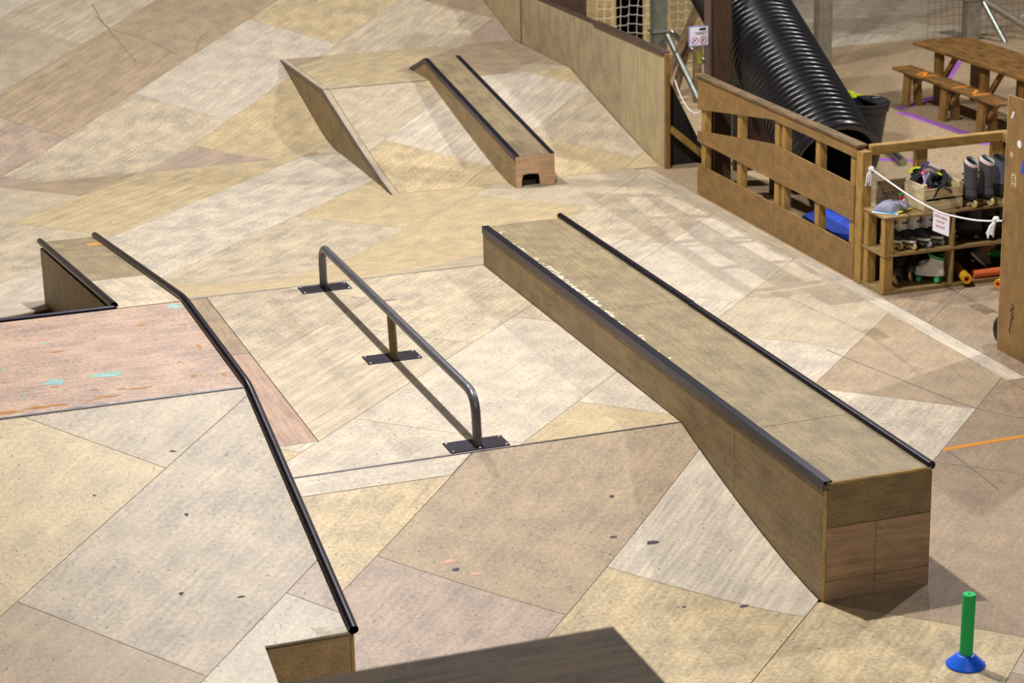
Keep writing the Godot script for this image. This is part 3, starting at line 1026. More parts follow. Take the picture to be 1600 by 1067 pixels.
func kicker() -> void:
	var t := thing("kicker_ramp", "far plywood kicker ramp with a flat top and an open side wall", "skate ramp", Vector3(1.9, 0, -12.5))
	var pr := ramp_profile()
	var w0 := pr.w[0] + 0.004
	var wc := pr.w[1]
	var we := pr.w[-1]
	var tone := [[1.0, -13.9, "Y"], [1.2, -12.2, "K"], [2.8, -12.4, "L"], [2.9, -11.3, "K"], [2.8, -14.5, "T"], [0.9, -11.4, "Y"], [1.2, -11.0, "Y"]]
	lay(t, PackedVector2Array([Vector2(0.50, w0), Vector2(3.335, w0), Vector2(3.335, wc - 0.003), Vector2(0.50, wc - 0.003)]), pr, -12.2, {}, tone, "YKLT", 31)
	lay(t, PackedVector2Array([Vector2(0.50, wc + 0.003), Vector2(3.335, wc + 0.003), Vector2(3.335, we), Vector2(0.50, we)]), pr, -10.9, {}, tone, "YKLY", 32)
	sheet(t, "border_board", rect(0.424, wc + 0.002, 0.496, we), pr, tones.G[1], PI / 2)
	sheet(t, "border_board", rect(0.424, w0, 0.496, wc - 0.002), pr, tones.K[1], PI / 2)
	# side wall in two boards
	var a := PackedVector2Array([Vector2(-14.88, 0.0), Vector2(-14.88, 0.56), Vector2(-12.952, 0.56), Vector2(-12.952, 0.0)])
	var b := PackedVector2Array([Vector2(-12.948, 0.0), Vector2(-12.948, 0.56)])
	for i in range(1, 9):
		b.append(Vector2(pr.z[i + 1], maxf(pr.y[i + 1] - 0.014, 0.001)))
	part(t, "side_board", MB.new().grain(1).prism(a, Vector3(0.424, 0, 0), Vector3(0, 0, 1), Vector3.UP, -0.018), M.side)
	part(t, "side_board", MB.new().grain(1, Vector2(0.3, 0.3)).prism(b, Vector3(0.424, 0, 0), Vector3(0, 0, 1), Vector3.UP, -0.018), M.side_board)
	# scuffed metal edge
	var e := []
	for i in pr.z.size():
		e.append(Vector3(0.421, pr.y[i] - 0.002, pr.z[i]))
	part(t, "edge_strip", MB.new().tube(e, 0.009, 8), M.steel_strip)
	part(t, "crest_strip", MB.new().box(Vector3(1.03, 0.5755, -12.95), Vector3(1.2, 0.003, 0.02)), M.steel_strip)

func grind_box() -> void:
	var t := thing("grind_box", "small sloping grind box with dark iron edges and a broken end", "skate ledge", Vector3(1.855, 0, -11.5))
	var x0 := 1.65
	var x1 := 2.06
	var zn := -10.04
	var zt := -13.08
	var ze := -13.67
	var yn := 0.328
	var yt := 0.796
	var poly := PackedVector2Array([Vector2(zn, 0.0), Vector2(zn, yn - 0.02), Vector2(zt, yt - 0.02), Vector2(ze, 0.578)])
	var under := ramp_profile()
	for i in range(1, under.z.size() - 1):
		poly.append(Vector2(under.z[i], under.y[i] + 0.001))
	poly.append(Vector2(-10.3, 0.001))
	part(t, "side_panel", MB.new().grain(2).prism(poly, Vector3(x0, 0, 0), Vector3(0, 0, 1), Vector3.UP, -0.018), M.side)
	part(t, "side_panel", MB.new().grain(2).prism(poly, Vector3(x1 - 0.018, 0, 0), Vector3(0, 0, 1), Vector3.UP, -0.018), M.side)
	var pr := Profile.new([Vector2(ze, 0.585), Vector2(zt, yt), Vector2(zn, yn)], 1)
	var wj := pr.w_of(-11.6)
	sheet(t, "top_board", rect(x0 + 0.045, pr.w[1] + 0.002, x1 - 0.045, wj - 0.002), pr, M.ledge_top, PI / 2, 0.018)
	sheet(t, "top_board", rect(x0 + 0.045, wj + 0.002, x1 - 0.045, pr.w[2]), pr, M.ledge_top, PI / 2, 0.018)
	sheet(t, "top_board", rect(x0 + 0.045, pr.w[0], x1 - 0.045, pr.w[1] - 0.002), pr, M.ledge_top, PI / 2, 0.018)
	for e in [[x0, 1.0], [x1, -1.0]]:
		for s in [[Vector3(e[0], yn, zn), Vector3(e[0], yt, zt)], [Vector3(e[0], yt, zt), Vector3(e[0], 0.585, ze)]]:
			var m := MB.new()
			var off := Vector3(e[1] * 0.02, 0.001, 0)
			m.bar(s[0] + off, s[1] + off, 0.008, 0.052, 0.002)
			m.bar(s[0] + Vector3(-e[1] * 0.004, -0.02, 0), s[1] + Vector3(-e[1] * 0.004, -0.02, 0), 0.048, 0.007, 0.002)
			part(t, "angle_iron", m, M.iron)
	# end board with a broken hole low down
	var end := PackedVector2Array([Vector2(x0, 0), Vector2(x0 + 0.055, 0), Vector2(x0 + 0.06, 0.09), Vector2(x0 + 0.075, 0.135), Vector2(x0 + 0.14, 0.142), Vector2(x0 + 0.235, 0.135), Vector2(x0 + 0.25, 0.10), Vector2(x0 + 0.255, 0.0), Vector2(x1, 0), Vector2(x1 + 0.005, 0.12), Vector2(x1, yn - 0.008), Vector2(x0, yn - 0.008)])
	part(t, "end_board", MB.new().prism(end, Vector3(0, 0, zn), Vector3.RIGHT, Vector3.UP, 0.018), M.end_light)
	part(t, "inner_block", MB.new().box(Vector3(x0 + 0.16, 0.03, zn - 0.12), Vector3(0.16, 0.05, 0.09), 0.004), M.column)

func barriers() -> void:
	var t := thing("ply_barrier", "tall plywood side barrier with a dark wooden capping rail", "barrier", Vector3(3.37, 0, -12.4))
	var pr := ramp_profile()
	var top := 1.19
	for s in [[-10.2, -11.418], [-11.422, -12.9], [-12.904, -14.6]]:
		var poly := PackedVector2Array([Vector2(s[0], 0.0), Vector2(s[0], top), Vector2(s[1], top), Vector2(s[1], 0.0)])
		part(t, "face_board", MB.new().grain(1, Vector2(rng.randf(), rng.randf())).prism(poly, Vector3(3.345, 0, 0), Vector3(0, 0, 1), Vector3.UP, -0.018), M.barrier_pale if s[0] > -11 else M.barrier)
	part(t, "end_post", MB.new().grain(1).box(Vector3(3.368, 0.6, -10.19), Vector3(0.05, 1.2, 0.05), 0.004), M.pine_dark)
	for z in [-11.5, -12.9, -14.3]:
		part(t, "post", MB.new().grain(1).box(Vector3(3.395, 0.59, z), Vector3(0.06, 1.18, 0.05), 0.004), M.pine_dark)
	part(t, "capping_rail", MB.new().grain(2).box(Vector3(3.365, top + 0.012, -11.2), Vector3(0.085, 0.055, 1.98), 0.012), M.cap)
	part(t, "capping_rail", MB.new().grain(2).box(Vector3(3.375, top + 0.006, -13.4), Vector3(0.06, 0.04, 2.4), 0.01), M.cap)
	# black triangular buttress and its strut on the far side
	var tri := PackedVector2Array([Vector2(0.0, 0.0), Vector2(0.0, 0.98), Vector2(0.50, 0.0)])
	part(t, "buttress", MB.new().prism(tri, Vector3(3.395, 0.0, -10.3), Vector3.RIGHT, Vector3.UP, -0.03), M.buttress)
	part(t, "strut", MB.new().bar(Vector3(3.40, 0.42, -10.2), Vector3(3.86, 0.03, -10.2), 0.07, 0.045), M.pine)
	var t2 := thing("ply_barrier", "yellowish plywood barrier beside the upper back bank", "barrier", Vector3(3.37, 0, -16.0))
	for s in [[-14.66, -15.7], [-15.704, -17.2], [-17.204, -19.0]]:
		var hh := 1.35 if s[0] > -15.0 else (1.6 if s[0] > -16 else 2.2)
		var poly := PackedVector2Array([Vector2(s[0], 0.0), Vector2(s[0], hh), Vector2(s[1], hh), Vector2(s[1], 0.0)])
		part(t2, "face_board", MB.new().grain(1, Vector2(rng.randf(), rng.randf())).prism(poly, Vector3(3.345, 0, 0), Vector3(0, 0, 1), Vector3.UP, -0.018), M.barrier_pale)
	part(t2, "end_post", MB.new().grain(1).box(Vector3(3.37, 0.68, -14.63), Vector3(0.05, 1.36, 0.04), 0.004), M.cap)

func fence() -> void:
	var t := thing("board_fence", "slotted wooden fence of three tapering boards on square posts", "fence", Vector3(3.24, 0, -7.4))
	var x := 3.222
	var fa := Vector3(0, 0, 1)
	var boards := [[[-9.095, 1.195, 0.85], [-7.425, 1.18, 1.08]], [[-7.421, 1.18, 1.08], [-5.79, 1.175, 1.075]],
		[[-9.095, 0.635, 0.535], [-7.412, 0.855, 0.525]], [[-7.408, 0.855, 0.525], [-5.81, 0.838, 0.518]],
		[[-9.09, 0.305, 0.0], [-7.374, 0.303, 0.0]], [[-7.37, 0.303, 0.0], [-5.80, 0.300, 0.0]]]
	for i in boards.size():
		var b: Array = boards[i]
		var poly := PackedVector2Array([Vector2(b[0][0], b[0][2]), Vector2(b[0][0], b[0][1]), Vector2(b[1][0], b[1][1]), Vector2(b[1][0], b[1][2])])
		part(t, "board", MB.new().grain(2, Vector2(rng.randf(), rng.randf()) * 2.0).prism(poly, Vector3(x, 0, 0), fa, Vector3.UP, -0.016), M.fence)
	for z in [-9.0, -8.17, -7.36, -7.22, -6.54, -5.88]:
		part(t, "post", MB.new().grain(1, Vector2(rng.randf(), rng.randf())).box(Vector3(x + 0.055, 0.575, z), Vector3(0.07, 1.15, 0.085 if z < -7.3 or z > -7.0 else 0.06), 0.004), M.pine)
	part(t, "corner_post", MB.new().grain(1).box(Vector3(x + 0.045, 0.575, -5.73), Vector3(0.09, 1.15, 0.115), 0.005), M.pine)
	part(t, "top_rail", MB.new().grain(2).box(Vector3(x + 0.03, 1.186, -7.44), Vector3(0.095, 0.028, 3.4), 0.006), M.fence_top)
	var h := thing("hand_rail", "pine handrail on posts behind the skate shelf", "fence", Vector3(3.9, 0, -5.74))
	part(h, "rail", MB.new().box(Vector3(3.942, 1.15, -5.73), Vector3(1.25, 0.085, 0.07), 0.006), M.pine)
	part(h, "rail", MB.new().grain(2).box(Vector3(4.60, 1.15, -5.60), Vector3(0.07, 0.085, 0.33), 0.006), M.pine)
	for px in [3.81, 4.55]:
		part(h, "post", MB.new().grain(1).box(Vector3(px, 0.553, -5.75), Vector3(0.11, 1.106, 0.06), 0.005), M.pine)
	part(h, "post", MB.new().grain(1).box(Vector3(4.64, 0.553, -5.70), Vector3(0.06, 1.106, 0.09), 0.005), M.pine_dark)
	# upright board at the end of the shelf
	var p := thing("upright_panel", "tall upright plywood panel with a few stickers beside the skate shelf", "panel", Vector3(3.37, 0, -3.0))
	part(p, "board", MB.new().grain(1).box(Vector3(3.374, 1.0, -2.83), Vector3(0.018, 2.0, 1.70), 0.001), M.fence)
	part(p, "board_edge", MB.new().grain(1).box(Vector3(3.374, 1.0, -3.683), Vector3(0.016, 2.0, 0.006)), M.edge)
	part(p, "frame_post", MB.new().grain(1).box(Vector3(3.43, 1.0, -3.3), Vector3(0.08, 2.0, 0.08), 0.004), M.pine_dark)
	part(p, "frame_post", MB.new().grain(1).box(Vector3(3.43, 1.0, -2.1), Vector3(0.08, 2.0, 0.08), 0.004), M.pine_dark)
	# stickers: a round white one, a faint round one, a slip, a blue corner and a square one with a black numeral
	var sx := 3.3645
	part(p, "sticker", MB.new().place(Transform3D(Basis(Vector3(0, 0, 1), Vector3(-1, 0, 0), Vector3(0, -1, 0)), Vector3(sx, 1.66, -3.50))).lathe([Vector2(0.03, 0.0), Vector2(0.03, 0.0006), Vector2(0, 0.0008)], 20, false), M.paper)
	part(p, "sticker", MB.new().place(Transform3D(Basis(Vector3(0, 0, 1), Vector3(-1, 0, 0), Vector3(0, -1, 0)), Vector3(sx, 1.56, -3.60))).lathe([Vector2(0.024, 0.0), Vector2(0.024, 0.0006), Vector2(0, 0.0008)], 20, false), M.end_pale)
	part(p, "sticker", MB.new().box(Vector3(sx, 1.86, -3.61), Vector3(0.001, 0.06, 0.02), 0, Basis(Vector3.RIGHT, 0.5)), M.paper)
	part(p, "sticker", MB.new().box(Vector3(sx, 1.50, -3.42), Vector3(0.001, 0.11, 0.06), 0, Basis(Vector3.RIGHT, 0.2)), M.blue)
	var sq := part(p, "sticker", MB.new().box(Vector3(sx, 1.37, -3.555), Vector3(0.001, 0.10, 0.07)), M.end_pale)
	text(sq, "numeral", "6", 0.075, M.ink, Transform3D(Basis(Vector3(0, 0, 1), Vector3.UP, Vector3(-1, 0, 0)), Vector3(sx - 0.0012, 1.378, -3.555)))
	text(sq, "caption", "SPORT", 0.015, M.ink, Transform3D(Basis(Vector3(0, 0, 1), Vector3.UP, Vector3(-1, 0, 0)), Vector3(sx - 0.0012, 1.330, -3.555)))
	for i in 5:
		part(p, "tag_scrawl", MB.new().tube([Vector3(sx - 0.0005, 0.42 - i * 0.05, -3.49 - 0.03 * sin(i * 2.1)), Vector3(sx - 0.0005, 0.40 - i * 0.05, -3.47 - 0.02 * i * 0.5), Vector3(sx - 0.0005, 0.36 - i * 0.045, -3.50)], 0.005, 5), M.ink)

func text(parent: Node3D, called: String, words: String, size: float, m: Material, tr: Transform3D) -> void:
	var tm := TextMesh.new()
	var f := SystemFont.new()
	f.font_names = PackedStringArray(["Droid Sans"])
	tm.font = f
	tm.text = words
	tm.font_size = 64
	tm.pixel_size = size / 64.0
	tm.depth = 0.0008
	var o := MeshInstance3D.new()
	o.name = called
	o.mesh = tm
	o.material_override = m
	parent.add_child(o, true)
	o.transform = world_of(parent).affine_inverse() * tr

func foreground_box() -> void:
	var t := thing("wooden_box", "dark stained plywood box top close to the gallery", "box", Vector3(-3.9, 0, 4.8))
	part(t, "top_board", MB.new().box(Vector3(-4.1, 2.29, 5.18), Vector3(2.14, 0.022, 1.6), 0.004), M.fg)
	for s in [[-4.1, 4.40, 2.1, 0.018], [-4.1, 5.95, 2.1, 0.018]]:
		part(t, "side_board", MB.new().box(Vector3(s[0], 1.14, s[1]), Vector3(s[2], 2.276, s[3])), M.fg)
	for sx in [-5.15, -3.05]:
		part(t, "side_board", MB.new().grain(2).box(Vector3(sx, 1.14, 5.17), Vector3(0.018, 2.276, 1.54)), M.fg)

func marker_cone() -> void:
	var t := thing("slalom_marker", "green foam stick standing on a blue cone foot", "cone", Vector3(0.355, 0.0, 1.02))
	var b := MB.new()
	b.lathe([Vector2(0.0, 0.0), Vector2(0.106, 0.0), Vector2(0.108, 0.006), Vector2(0.104, 0.012), Vector2(0.05, 0.062), Vector2(0.046, 0.066), Vector2(0.03, 0.066)], 36)
	part(t, "cone_foot", b, M.blue_bright, true)
	b = MB.new()
	b.place(Transform3D(Basis(Vector3(0, 0, 1), -0.012), Vector3(0, 0.05, 0)))
	b.lathe([Vector2(0.036, 0.0), Vector2(0.036, 0.366), Vector2(0.033, 0.371), Vector2(0.008, 0.371), Vector2(0.006, 0.36), Vector2(0.0, 0.36)], 28, false)
	part(t, "foam_stick", b, M.green_foam, true)

func axes(y: Vector3, hint := Vector3.RIGHT) -> Basis:
	var yy := y.normalized()
	var z := hint.cross(yy).normalized()
	return Basis(yy.cross(z), yy, z)

func slide_tube() -> void:
	var A := Vector3(4.296, 1.642, -10.439)
	var B := Vector3(4.111, 0.501, -7.888)
	var dir := (A - B).normalized()
	var t := thing("slide_tube", "big black corrugated tube slide coming down behind the fence", "slide", Vector3(B.x, 0, B.z))
	var prof := []
	var pitch := 0.075
	var n := 72
	var R := 0.425
	for i in n:
		for s in [[0.0, -0.022], [0.18, -0.016], [0.34, 0.012], [0.5, 0.022], [0.68, 0.022], [0.84, 0.012], [0.96, -0.018]]:
			prof.append(Vector2(R + s[1], (i + s[0]) * pitch))
	var bas := axes(dir)
	part(t, "corrugated_shell", MB.new().place(Transform3D(bas, B)).lathe(prof, 56), M.tube)
	part(t, "lining", MB.new().place(Transform3D(bas, B)).lathe([Vector2(R - 0.04, n * pitch), Vector2(R - 0.04, 0.0)], 48), M.tube)
	part(t, "mouth_rim", MB.new().place(Transform3D(bas, B)).lathe([Vector2(R - 0.045, 0.02), Vector2(R - 0.04, -0.02), Vector2(R + 0.02, -0.02), Vector2(R + 0.025, 0.03)], 56), M.tube)
	for f in [0.35, 0.75]:
		var c := B.lerp(A, f) - Vector3(0, 0.40, 0)
		part(t, "support", MB.new().box(Vector3(c.x, c.y * 0.5 - 0.02, c.z), Vector3(0.6, maxf(c.y - 0.02, 0.05), 0.09), 0.005), M.column)

func picnic() -> void:
	# bench of one plank on three board legs
	var t := thing("bench", "narrow wooden bench with strips of orange tape beside the picnic table", "bench", Vector3(7.13, 0, -10.95))
	part(t, "seat", MB.new().grain(2).box(Vector3(7.13, 0.405, -10.95), Vector3(0.25, 0.035, 2.3), 0.006), M.table)
	for z in [-11.85, -11.0, -10.2]:
		part(t, "leg", MB.new().grain(1).bar(Vector3(7.06, 0, z), Vector3(7.08, 0.388, z), 0.05, 0.13, 0.004, Vector3.RIGHT), M.pine_dark)
		part(t, "leg", MB.new().grain(1).bar(Vector3(7.22, 0, z), Vector3(7.19, 0.388, z), 0.05, 0.13, 0.004, Vector3.RIGHT), M.pine_dark)
		part(t, "brace", MB.new().bar(Vector3(7.13, 0.2, z + 0.06), Vector3(7.13, 0.386, z + 0.25), 0.045, 0.04), M.pine_dark)
	for q in [[-11.62, 0.5, 0.22], [-11.45, -0.1, 0.25], [-10.75, 0.1, 0.26], [-11.55, 0.9, 0.26], [-10.45, 0.9, 0.22], [-10.3, 0.1, 0.24]]:
		part(t, "tape_strip", MB.new().box(Vector3(7.13, 0.4232, q[0]), Vector3(q[2], 0.001, 0.035), 0, Basis(Vector3.UP, q[1])), M.orange_tape)
	var p := thing("picnic_table", "brown wooden picnic table with a plank top", "table", Vector3(7.65, 0, -10.9))
	for i in 5:
		part(p, "top_plank", MB.new().grain(2, Vector2(i * 0.7, i * 0.31)).box(Vector3(7.36 + i * 0.148, 0.665, -10.9), Vector3(0.145, 0.035, 2.55 - (0.05 if i % 4 == 0 else 0.0)), 0.004), M.table)
	for z in [-11.75, -10.75, -9.95]:
		part(p, "leg", MB.new().grain(1).box(Vector3(7.42, 0.324, z), Vector3(0.05, 0.648, 0.15), 0.004), M.table)
		part(p, "leg", MB.new().grain(1).box(Vector3(7.9, 0.324, z), Vector3(0.05, 0.648, 0.15), 0.004), M.table)
		part(p, "cross_beam", MB.new().box(Vector3(7.66, 0.62, z), Vector3(0.56, 0.055, 0.05), 0.004), M.table)
		part(p, "brace", MB.new().bar(Vector3(7.44, 0.3, z + 0.06), Vector3(7.44, 0.64, z + 0.36), 0.06, 0.045), M.table)
	# bins
	var b := thing("waste_bin", "black plastic waste bin with a half lid beside the slide", "bin", Vector3(5.66, 0, -10.18))
	part(b, "bin_body", MB.new().lathe([Vector2(0.0, 0.0), Vector2(0.155, 0.0), Vector2(0.165, 0.02), Vector2(0.215, 0.40), Vector2(0.235, 0.41), Vector2(0.24, 0.47), Vector2(0.225, 0.475), Vector2(0.205, 0.46), Vector2(0.16, 0.05), Vector2(0.0, 0.04)], 36, false), M.bin, true)
	part(b, "rim", MB.new().lathe([Vector2(0.228, 0.47), Vector2(0.25, 0.478), Vector2(0.25, 0.498), Vector2(0.222, 0.5), Vector2(0.218, 0.47)], 36, false), M.bin, true)
	var half := PackedVector2Array()
	for i in 15:
		var a := -PI * 0.5 + PI * i / 14.0
		half.append(Vector2(cos(a), sin(a)) * 0.225)
	part(b, "lid", MB.new().prism(half, Vector3(0, 0.50, 0), Vector3.RIGHT, Vector3(0, 0, -1), 0.022), M.bin, true)
	part(b, "lid_handle", MB.new().box(Vector3(0.1, 0.53, 0), Vector3(0.1, 0.025, 0.05), 0.008), M.bin, true)
	var y := thing("yellow_tub", "bright yellow plastic tub behind the black bin", "tub", Vector3(6.02, 0, -11.15))
	part(y, "tub_body", MB.new().lathe([Vector2(0.0, 0.0), Vector2(0.1, 0.0), Vector2(0.14, 0.32), Vector2(0.0, 0.32)], 28, false), M.lime, true)
	part(y, "lid", MB.new().lathe([Vector2(0.15, 0.30), Vector2(0.155, 0.33), Vector2(0.12, 0.35), Vector2(0.06, 0.345), Vector2(0.0, 0.345)], 28), M.lime, true)
	part(y, "lid_knob", MB.new().box(Vector3(-0.04, 0.375, -0.02), Vector3(0.05, 0.05, 0.14), 0.01), M.lime, true)
	# strips of purple tape on the chip board
	for q in [[Vector3(7.9, 0, -12.55), Vector3(8.95, 0, -13.95), "purple floor tape running out from under the picnic table"], [Vector3(6.9, 0, -11.75), Vector3(7.7, 0, -12.2), "purple floor tape under the far bench leg"], [Vector3(6.85, 0, -11.6), Vector3(6.98, 0, -10.1), "long purple floor tape beside the bench"], [Vector3(5.4, 0, -9.75), Vector3(5.95, 0, -9.35), "short purple floor tape beside the metal tube"], [Vector3(6.85, 0, -9.85), Vector3(7.1, 0, -9.65), "stub of purple floor tape before the bench"], [Vector3(6.75, 0, -13.0), Vector3(6.45, 0, -12.4), "purple floor tape beside the slide tube"]]:
		var tp := thing("floor_tape", q[2], "tape", q[0], Basis.IDENTITY, "purple tapes on the floor")
		part(tp, "tape", MB.new().bar(q[0] + Vector3(0, 0.001, 0), q[1] + Vector3(0, 0.001, 0), 0.001, 0.13, 0.0), M.purple)
	var mt := thing("metal_tube", "loose grey metal tube lying beside the slide mouth", "tube", Vector3(5.7, 0, -9.5))
	part(mt, "tube_wall", MB.new().tube([Vector3(5.62, 0.042, -9.28), Vector3(5.80, 0.042, -10.0)], 0.04, 14), M.galv)

func net(called: String, label: String, o: Vector3, ax: Vector3, ay: Vector3, nx: int, ny: int, cell: float, r: float, m: Material, sag: float, sd: int) -> void:
	var t := thing(called, label, "net", o)
	var rg := RandomNumberGenerator.new()
	rg.seed = sd
	var ph := []
	for i in nx + 1:
		ph.append([rg.randf_range(-0.5, 0.5), rg.randf_range(-0.12, 0.12)])
	var az := ax.cross(ay).normalized()
	var grid := func(i: float, j: float) -> Vector3:
		var k := int(clampf(i, 0, nx))
		var f := i - k
		var s: float = sag * sin(PI * f)
		return o + ax * (i * cell + sin(j * 0.9 + ph[k][0]) * cell * 0.08) + ay * (j * cell - s + ph[k][1] * cell) + az * (sin(i * 0.7 + j * 0.3) * cell * 0.3)
	var mv := MB.new()
	for i in nx + 1:
		var pts := []
		for j in ny * 2 + 1:
			pts.append(grid.call(float(i), j * 0.5))
		mv.tube(pts, r, 4, false)
	var mh := MB.new()
	for j in ny + 1:
		var pts := []
		for i in nx * 3 + 1:
			pts.append(grid.call(i / 3.0, float(j)))
		mh.tube(pts, r, 4, false)
	stuff(part(t, "upright_cords", mv, m))
	stuff(part(t, "cross_cords", mh, m))

func posts_and_nets() -> void:
	var c := thing("column", "thick dark brown wooden column behind the slotted fence", "column", Vector3(3.55, 0, -9.35))
	part(c, "shaft", MB.new().grain(1).box(Vector3(3.57, 2.2, -9.36), Vector3(0.19, 4.4, 0.19), 0.006), M.column)
	part(c, "face_batten", MB.new().grain(1).box(Vector3(3.455, 2.2, -9.36), Vector3(0.03, 4.4, 0.15), 0.004), M.cap)
	# notice hung beside the column
	var s := thing("notice", "white notice with two red prohibition circles hung on the brown column", "sign", Vector3(3.30, 1.51, -9.30))
	part(s, "board", MB.new().box(Vector3(3.335, 1.525, -9.33), Vector3(0.215, 0.20, 0.006), 0.002), M.sign_frame)
	part(s, "sheet", MB.new().box(Vector3(3.337, 1.525, -9.3255), Vector3(0.195, 0.18, 0.002)), M.paper)
	var fw := Transform3D(Basis.IDENTITY, Vector3(3.345, 1.59, -9.3235))
	part(s, "heading_block", MB.new().box(Vector3(3.375, 1.592, -9.3243), Vector3(0.07, 0.024, 0.0008)), M.ink)
	text(s, "line", "VERBODEN TOE", 0.018, M.ink, fw.translated(Vector3(0.015, -0.03, 0)))
	text(s, "line", "TE BETREDEN", 0.016, M.ink, fw.translated(Vector3(0.005, -0.045, 0)))
	for k in 2:
		var cx := 3.293 + k * 0.088
		var ring := []
		for i in 25:
			ring.append(Vector3(cx + cos(TAU * i / 24) * 0.036, 1.482 + sin(TAU * i / 24) * 0.033, -9.324))
		part(s, "red_circle", MB.new().tube(ring, 0.0028, 5), M.sign_red)
		part(s, "red_bar", MB.new().bar(Vector3(cx - 0.028, 1.458, -9.3235), Vector3(cx + 0.028, 1.505, -9.3235), 0.006, 0.001, 0), M.sign_red)
		part(s, "figure", MB.new().box(Vector3(cx - 0.005, 1.484, -9.3243), Vector3(0.022, 0.026, 0.0008)), M.sign_frame)
	# steel post with tube braces
	var g := thing("steel_post", "grey green steel post with two shiny tube braces", "post", Vector3(4.68, 0, -13.5))
	part(g, "shaft", MB.new().grain(1).box(Vector3(4.665, 2.2, -13.5), Vector3(0.16, 4.4, 0.16), 0.012), M.green_steel)
	part(g, "clamp", MB.new().box(Vector3(4.665, 0.80, -13.5), Vector3(0.2, 0.03, 0.2), 0.006), M.galv)
	part(g, "brace", MB.new().tube([Vector3(4.72, 0.77, -13.36), Vector3(4.9, 0.0, -12.75)], 0.035, 14), M.galv)
	part(g, "brace", MB.new().tube([Vector3(4.78, 0.80, -13.42), Vector3(5.5, 0.1, -13.1)], 0.035, 14), M.galv)
	part(g, "foot_plate", MB.new().box(Vector3(4.665, 0.008, -13.5), Vector3(0.26, 0.014, 0.26), 0.003), M.green_steel)
	# wooden trestle
	var a := thing("wooden_trestle", "weathered wooden trestle leaning behind the barrier end", "trestle", Vector3(4.85, 0, -13.1))
	part(a, "leg", MB.new().bar(Vector3(5.04, 1.12, -13.2), Vector3(4.60, 0.2, -13.2), 0.085, 0.05), M.grey_wood)
	part(a, "leg", MB.new().bar(Vector3(4.97, 0.78, -13.27), Vector3(4.75, 0.0, -13.27), 0.085, 0.05), M.grey_wood)
	part(a, "upright", MB.new().grain(1).box(Vector3(4.99, 0.42, -13.1), Vector3(0.10, 0.84, 0.06), 0.004), M.grey_wood)
	part(a, "paint_mark", MB.new().box(Vector3(5.0, 0.53, -13.068), Vector3(0.06, 0.14, 0.002)), M.olive_paint)
	# goal style net before a plywood wall
	net("white_net", "white knotted net hanging before the plywood partition", Vector3(4.36, 0.0, -14.75), Vector3(1, 0, 0), Vector3.UP, 7, 12, 0.112, 0.0036, M.cord, 0.018, 3)
	net("white_net", "slack white net hanging between steel post and slide", Vector3(5.12, 0.0, -14.25), Vector3(0.93, 0, 0.37).normalized(), Vector3.UP, 7, 12, 0.1, 0.0036, M.cord, 0.03, 4)
	var w := thing("plywood_partition", "plywood partition with a black opening behind the white net", "partition", Vector3(5.4, 0, -15.3))
	for q in [[4.45, 4.845], [5.21, 6.4], [6.404, 7.0]]:
		part(w, "board", MB.new().grain(1, Vector2(rng.randf(), rng.randf())).box(Vector3((q[0] + q[1]) * 0.5, 1.4, -15.3), Vector3(q[1] - q[0], 2.8, 0.02)), M.wall)
	part(w, "head_board", MB.new().box(Vector3(5.03, 2.0, -15.3), Vector3(0.36, 1.6, 0.02)), M.wall)
	# closed box added behind the opening so that it stays dark
	part(w, "shade_box_back", MB.new().box(Vector3(5.03, 0.7, -17.3), Vector3(1.4, 1.4, 0.02)), M.column)
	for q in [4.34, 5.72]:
		part(w, "shade_box_side", MB.new().box(Vector3(q, 0.7, -16.31), Vector3(0.02, 1.4, 1.96)), M.column)
	part(w, "shade_box_roof", MB.new().box(Vector3(5.03, 1.41, -16.31), Vector3(1.4, 0.02, 1.96)), M.column)
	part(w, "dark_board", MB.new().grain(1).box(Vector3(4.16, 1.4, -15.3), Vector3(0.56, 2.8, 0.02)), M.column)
	# far posts
	var p := thing("steel_post", "plain grey steel post standing beyond the slide", "post", Vector3(7.26, 0, -14.35))
	part(p, "web", MB.new().grain(1).box(Vector3(7.20, 2.2, -14.38), Vector3(0.05, 4.4, 0.16), 0.004), M.grey_steel)
	part(p, "flange", MB.new().grain(1).box(Vector3(7.29, 2.2, -14.32), Vector3(0.14, 4.4, 0.03), 0.004), M.grey_steel)
	var q := thing("steel_post", "short grey steel post with two braces behind the picnic table", "post", Vector3(9.87, 0, -15.2))
	part(q, "shaft", MB.new().grain(1).box(Vector3(9.87, 0.28, -15.2), Vector3(0.2, 0.56, 0.16), 0.01), M.grey_steel)
	part(q, "cap", MB.new().box(Vector3(9.87, 0.545, -15.2), Vector3(0.26, 0.05, 0.2), 0.01), M.grey_steel)
	part(q, "brace", MB.new().tube([Vector3(9.98, 0.5, -15.1), Vector3(10.15, 0.0, -14.8)], 0.035, 12), M.galv)
	part(q, "brace", MB.new().tube([Vector3(10.0, 0.52, -15.15), Vector3(10.75, 0.0, -14.7)], 0.045, 12), M.grey_steel)
	net("dark_net", "thin dark net stretched behind the picnic table", Vector3(9.32, 0.0, -15.4), Vector3(1, 0, 0), Vector3.UP, 15, 9, 0.1, 0.0025, M.charcoal, 0.004, 6)
	# landing mat at the mouth of the tube, and a teal mat further back
	var m := thing("landing_mat", "blue vinyl landing mat below the slide mouth behind the fence", "mat", Vector3(3.72, 0, -7.0))
	var rings := []
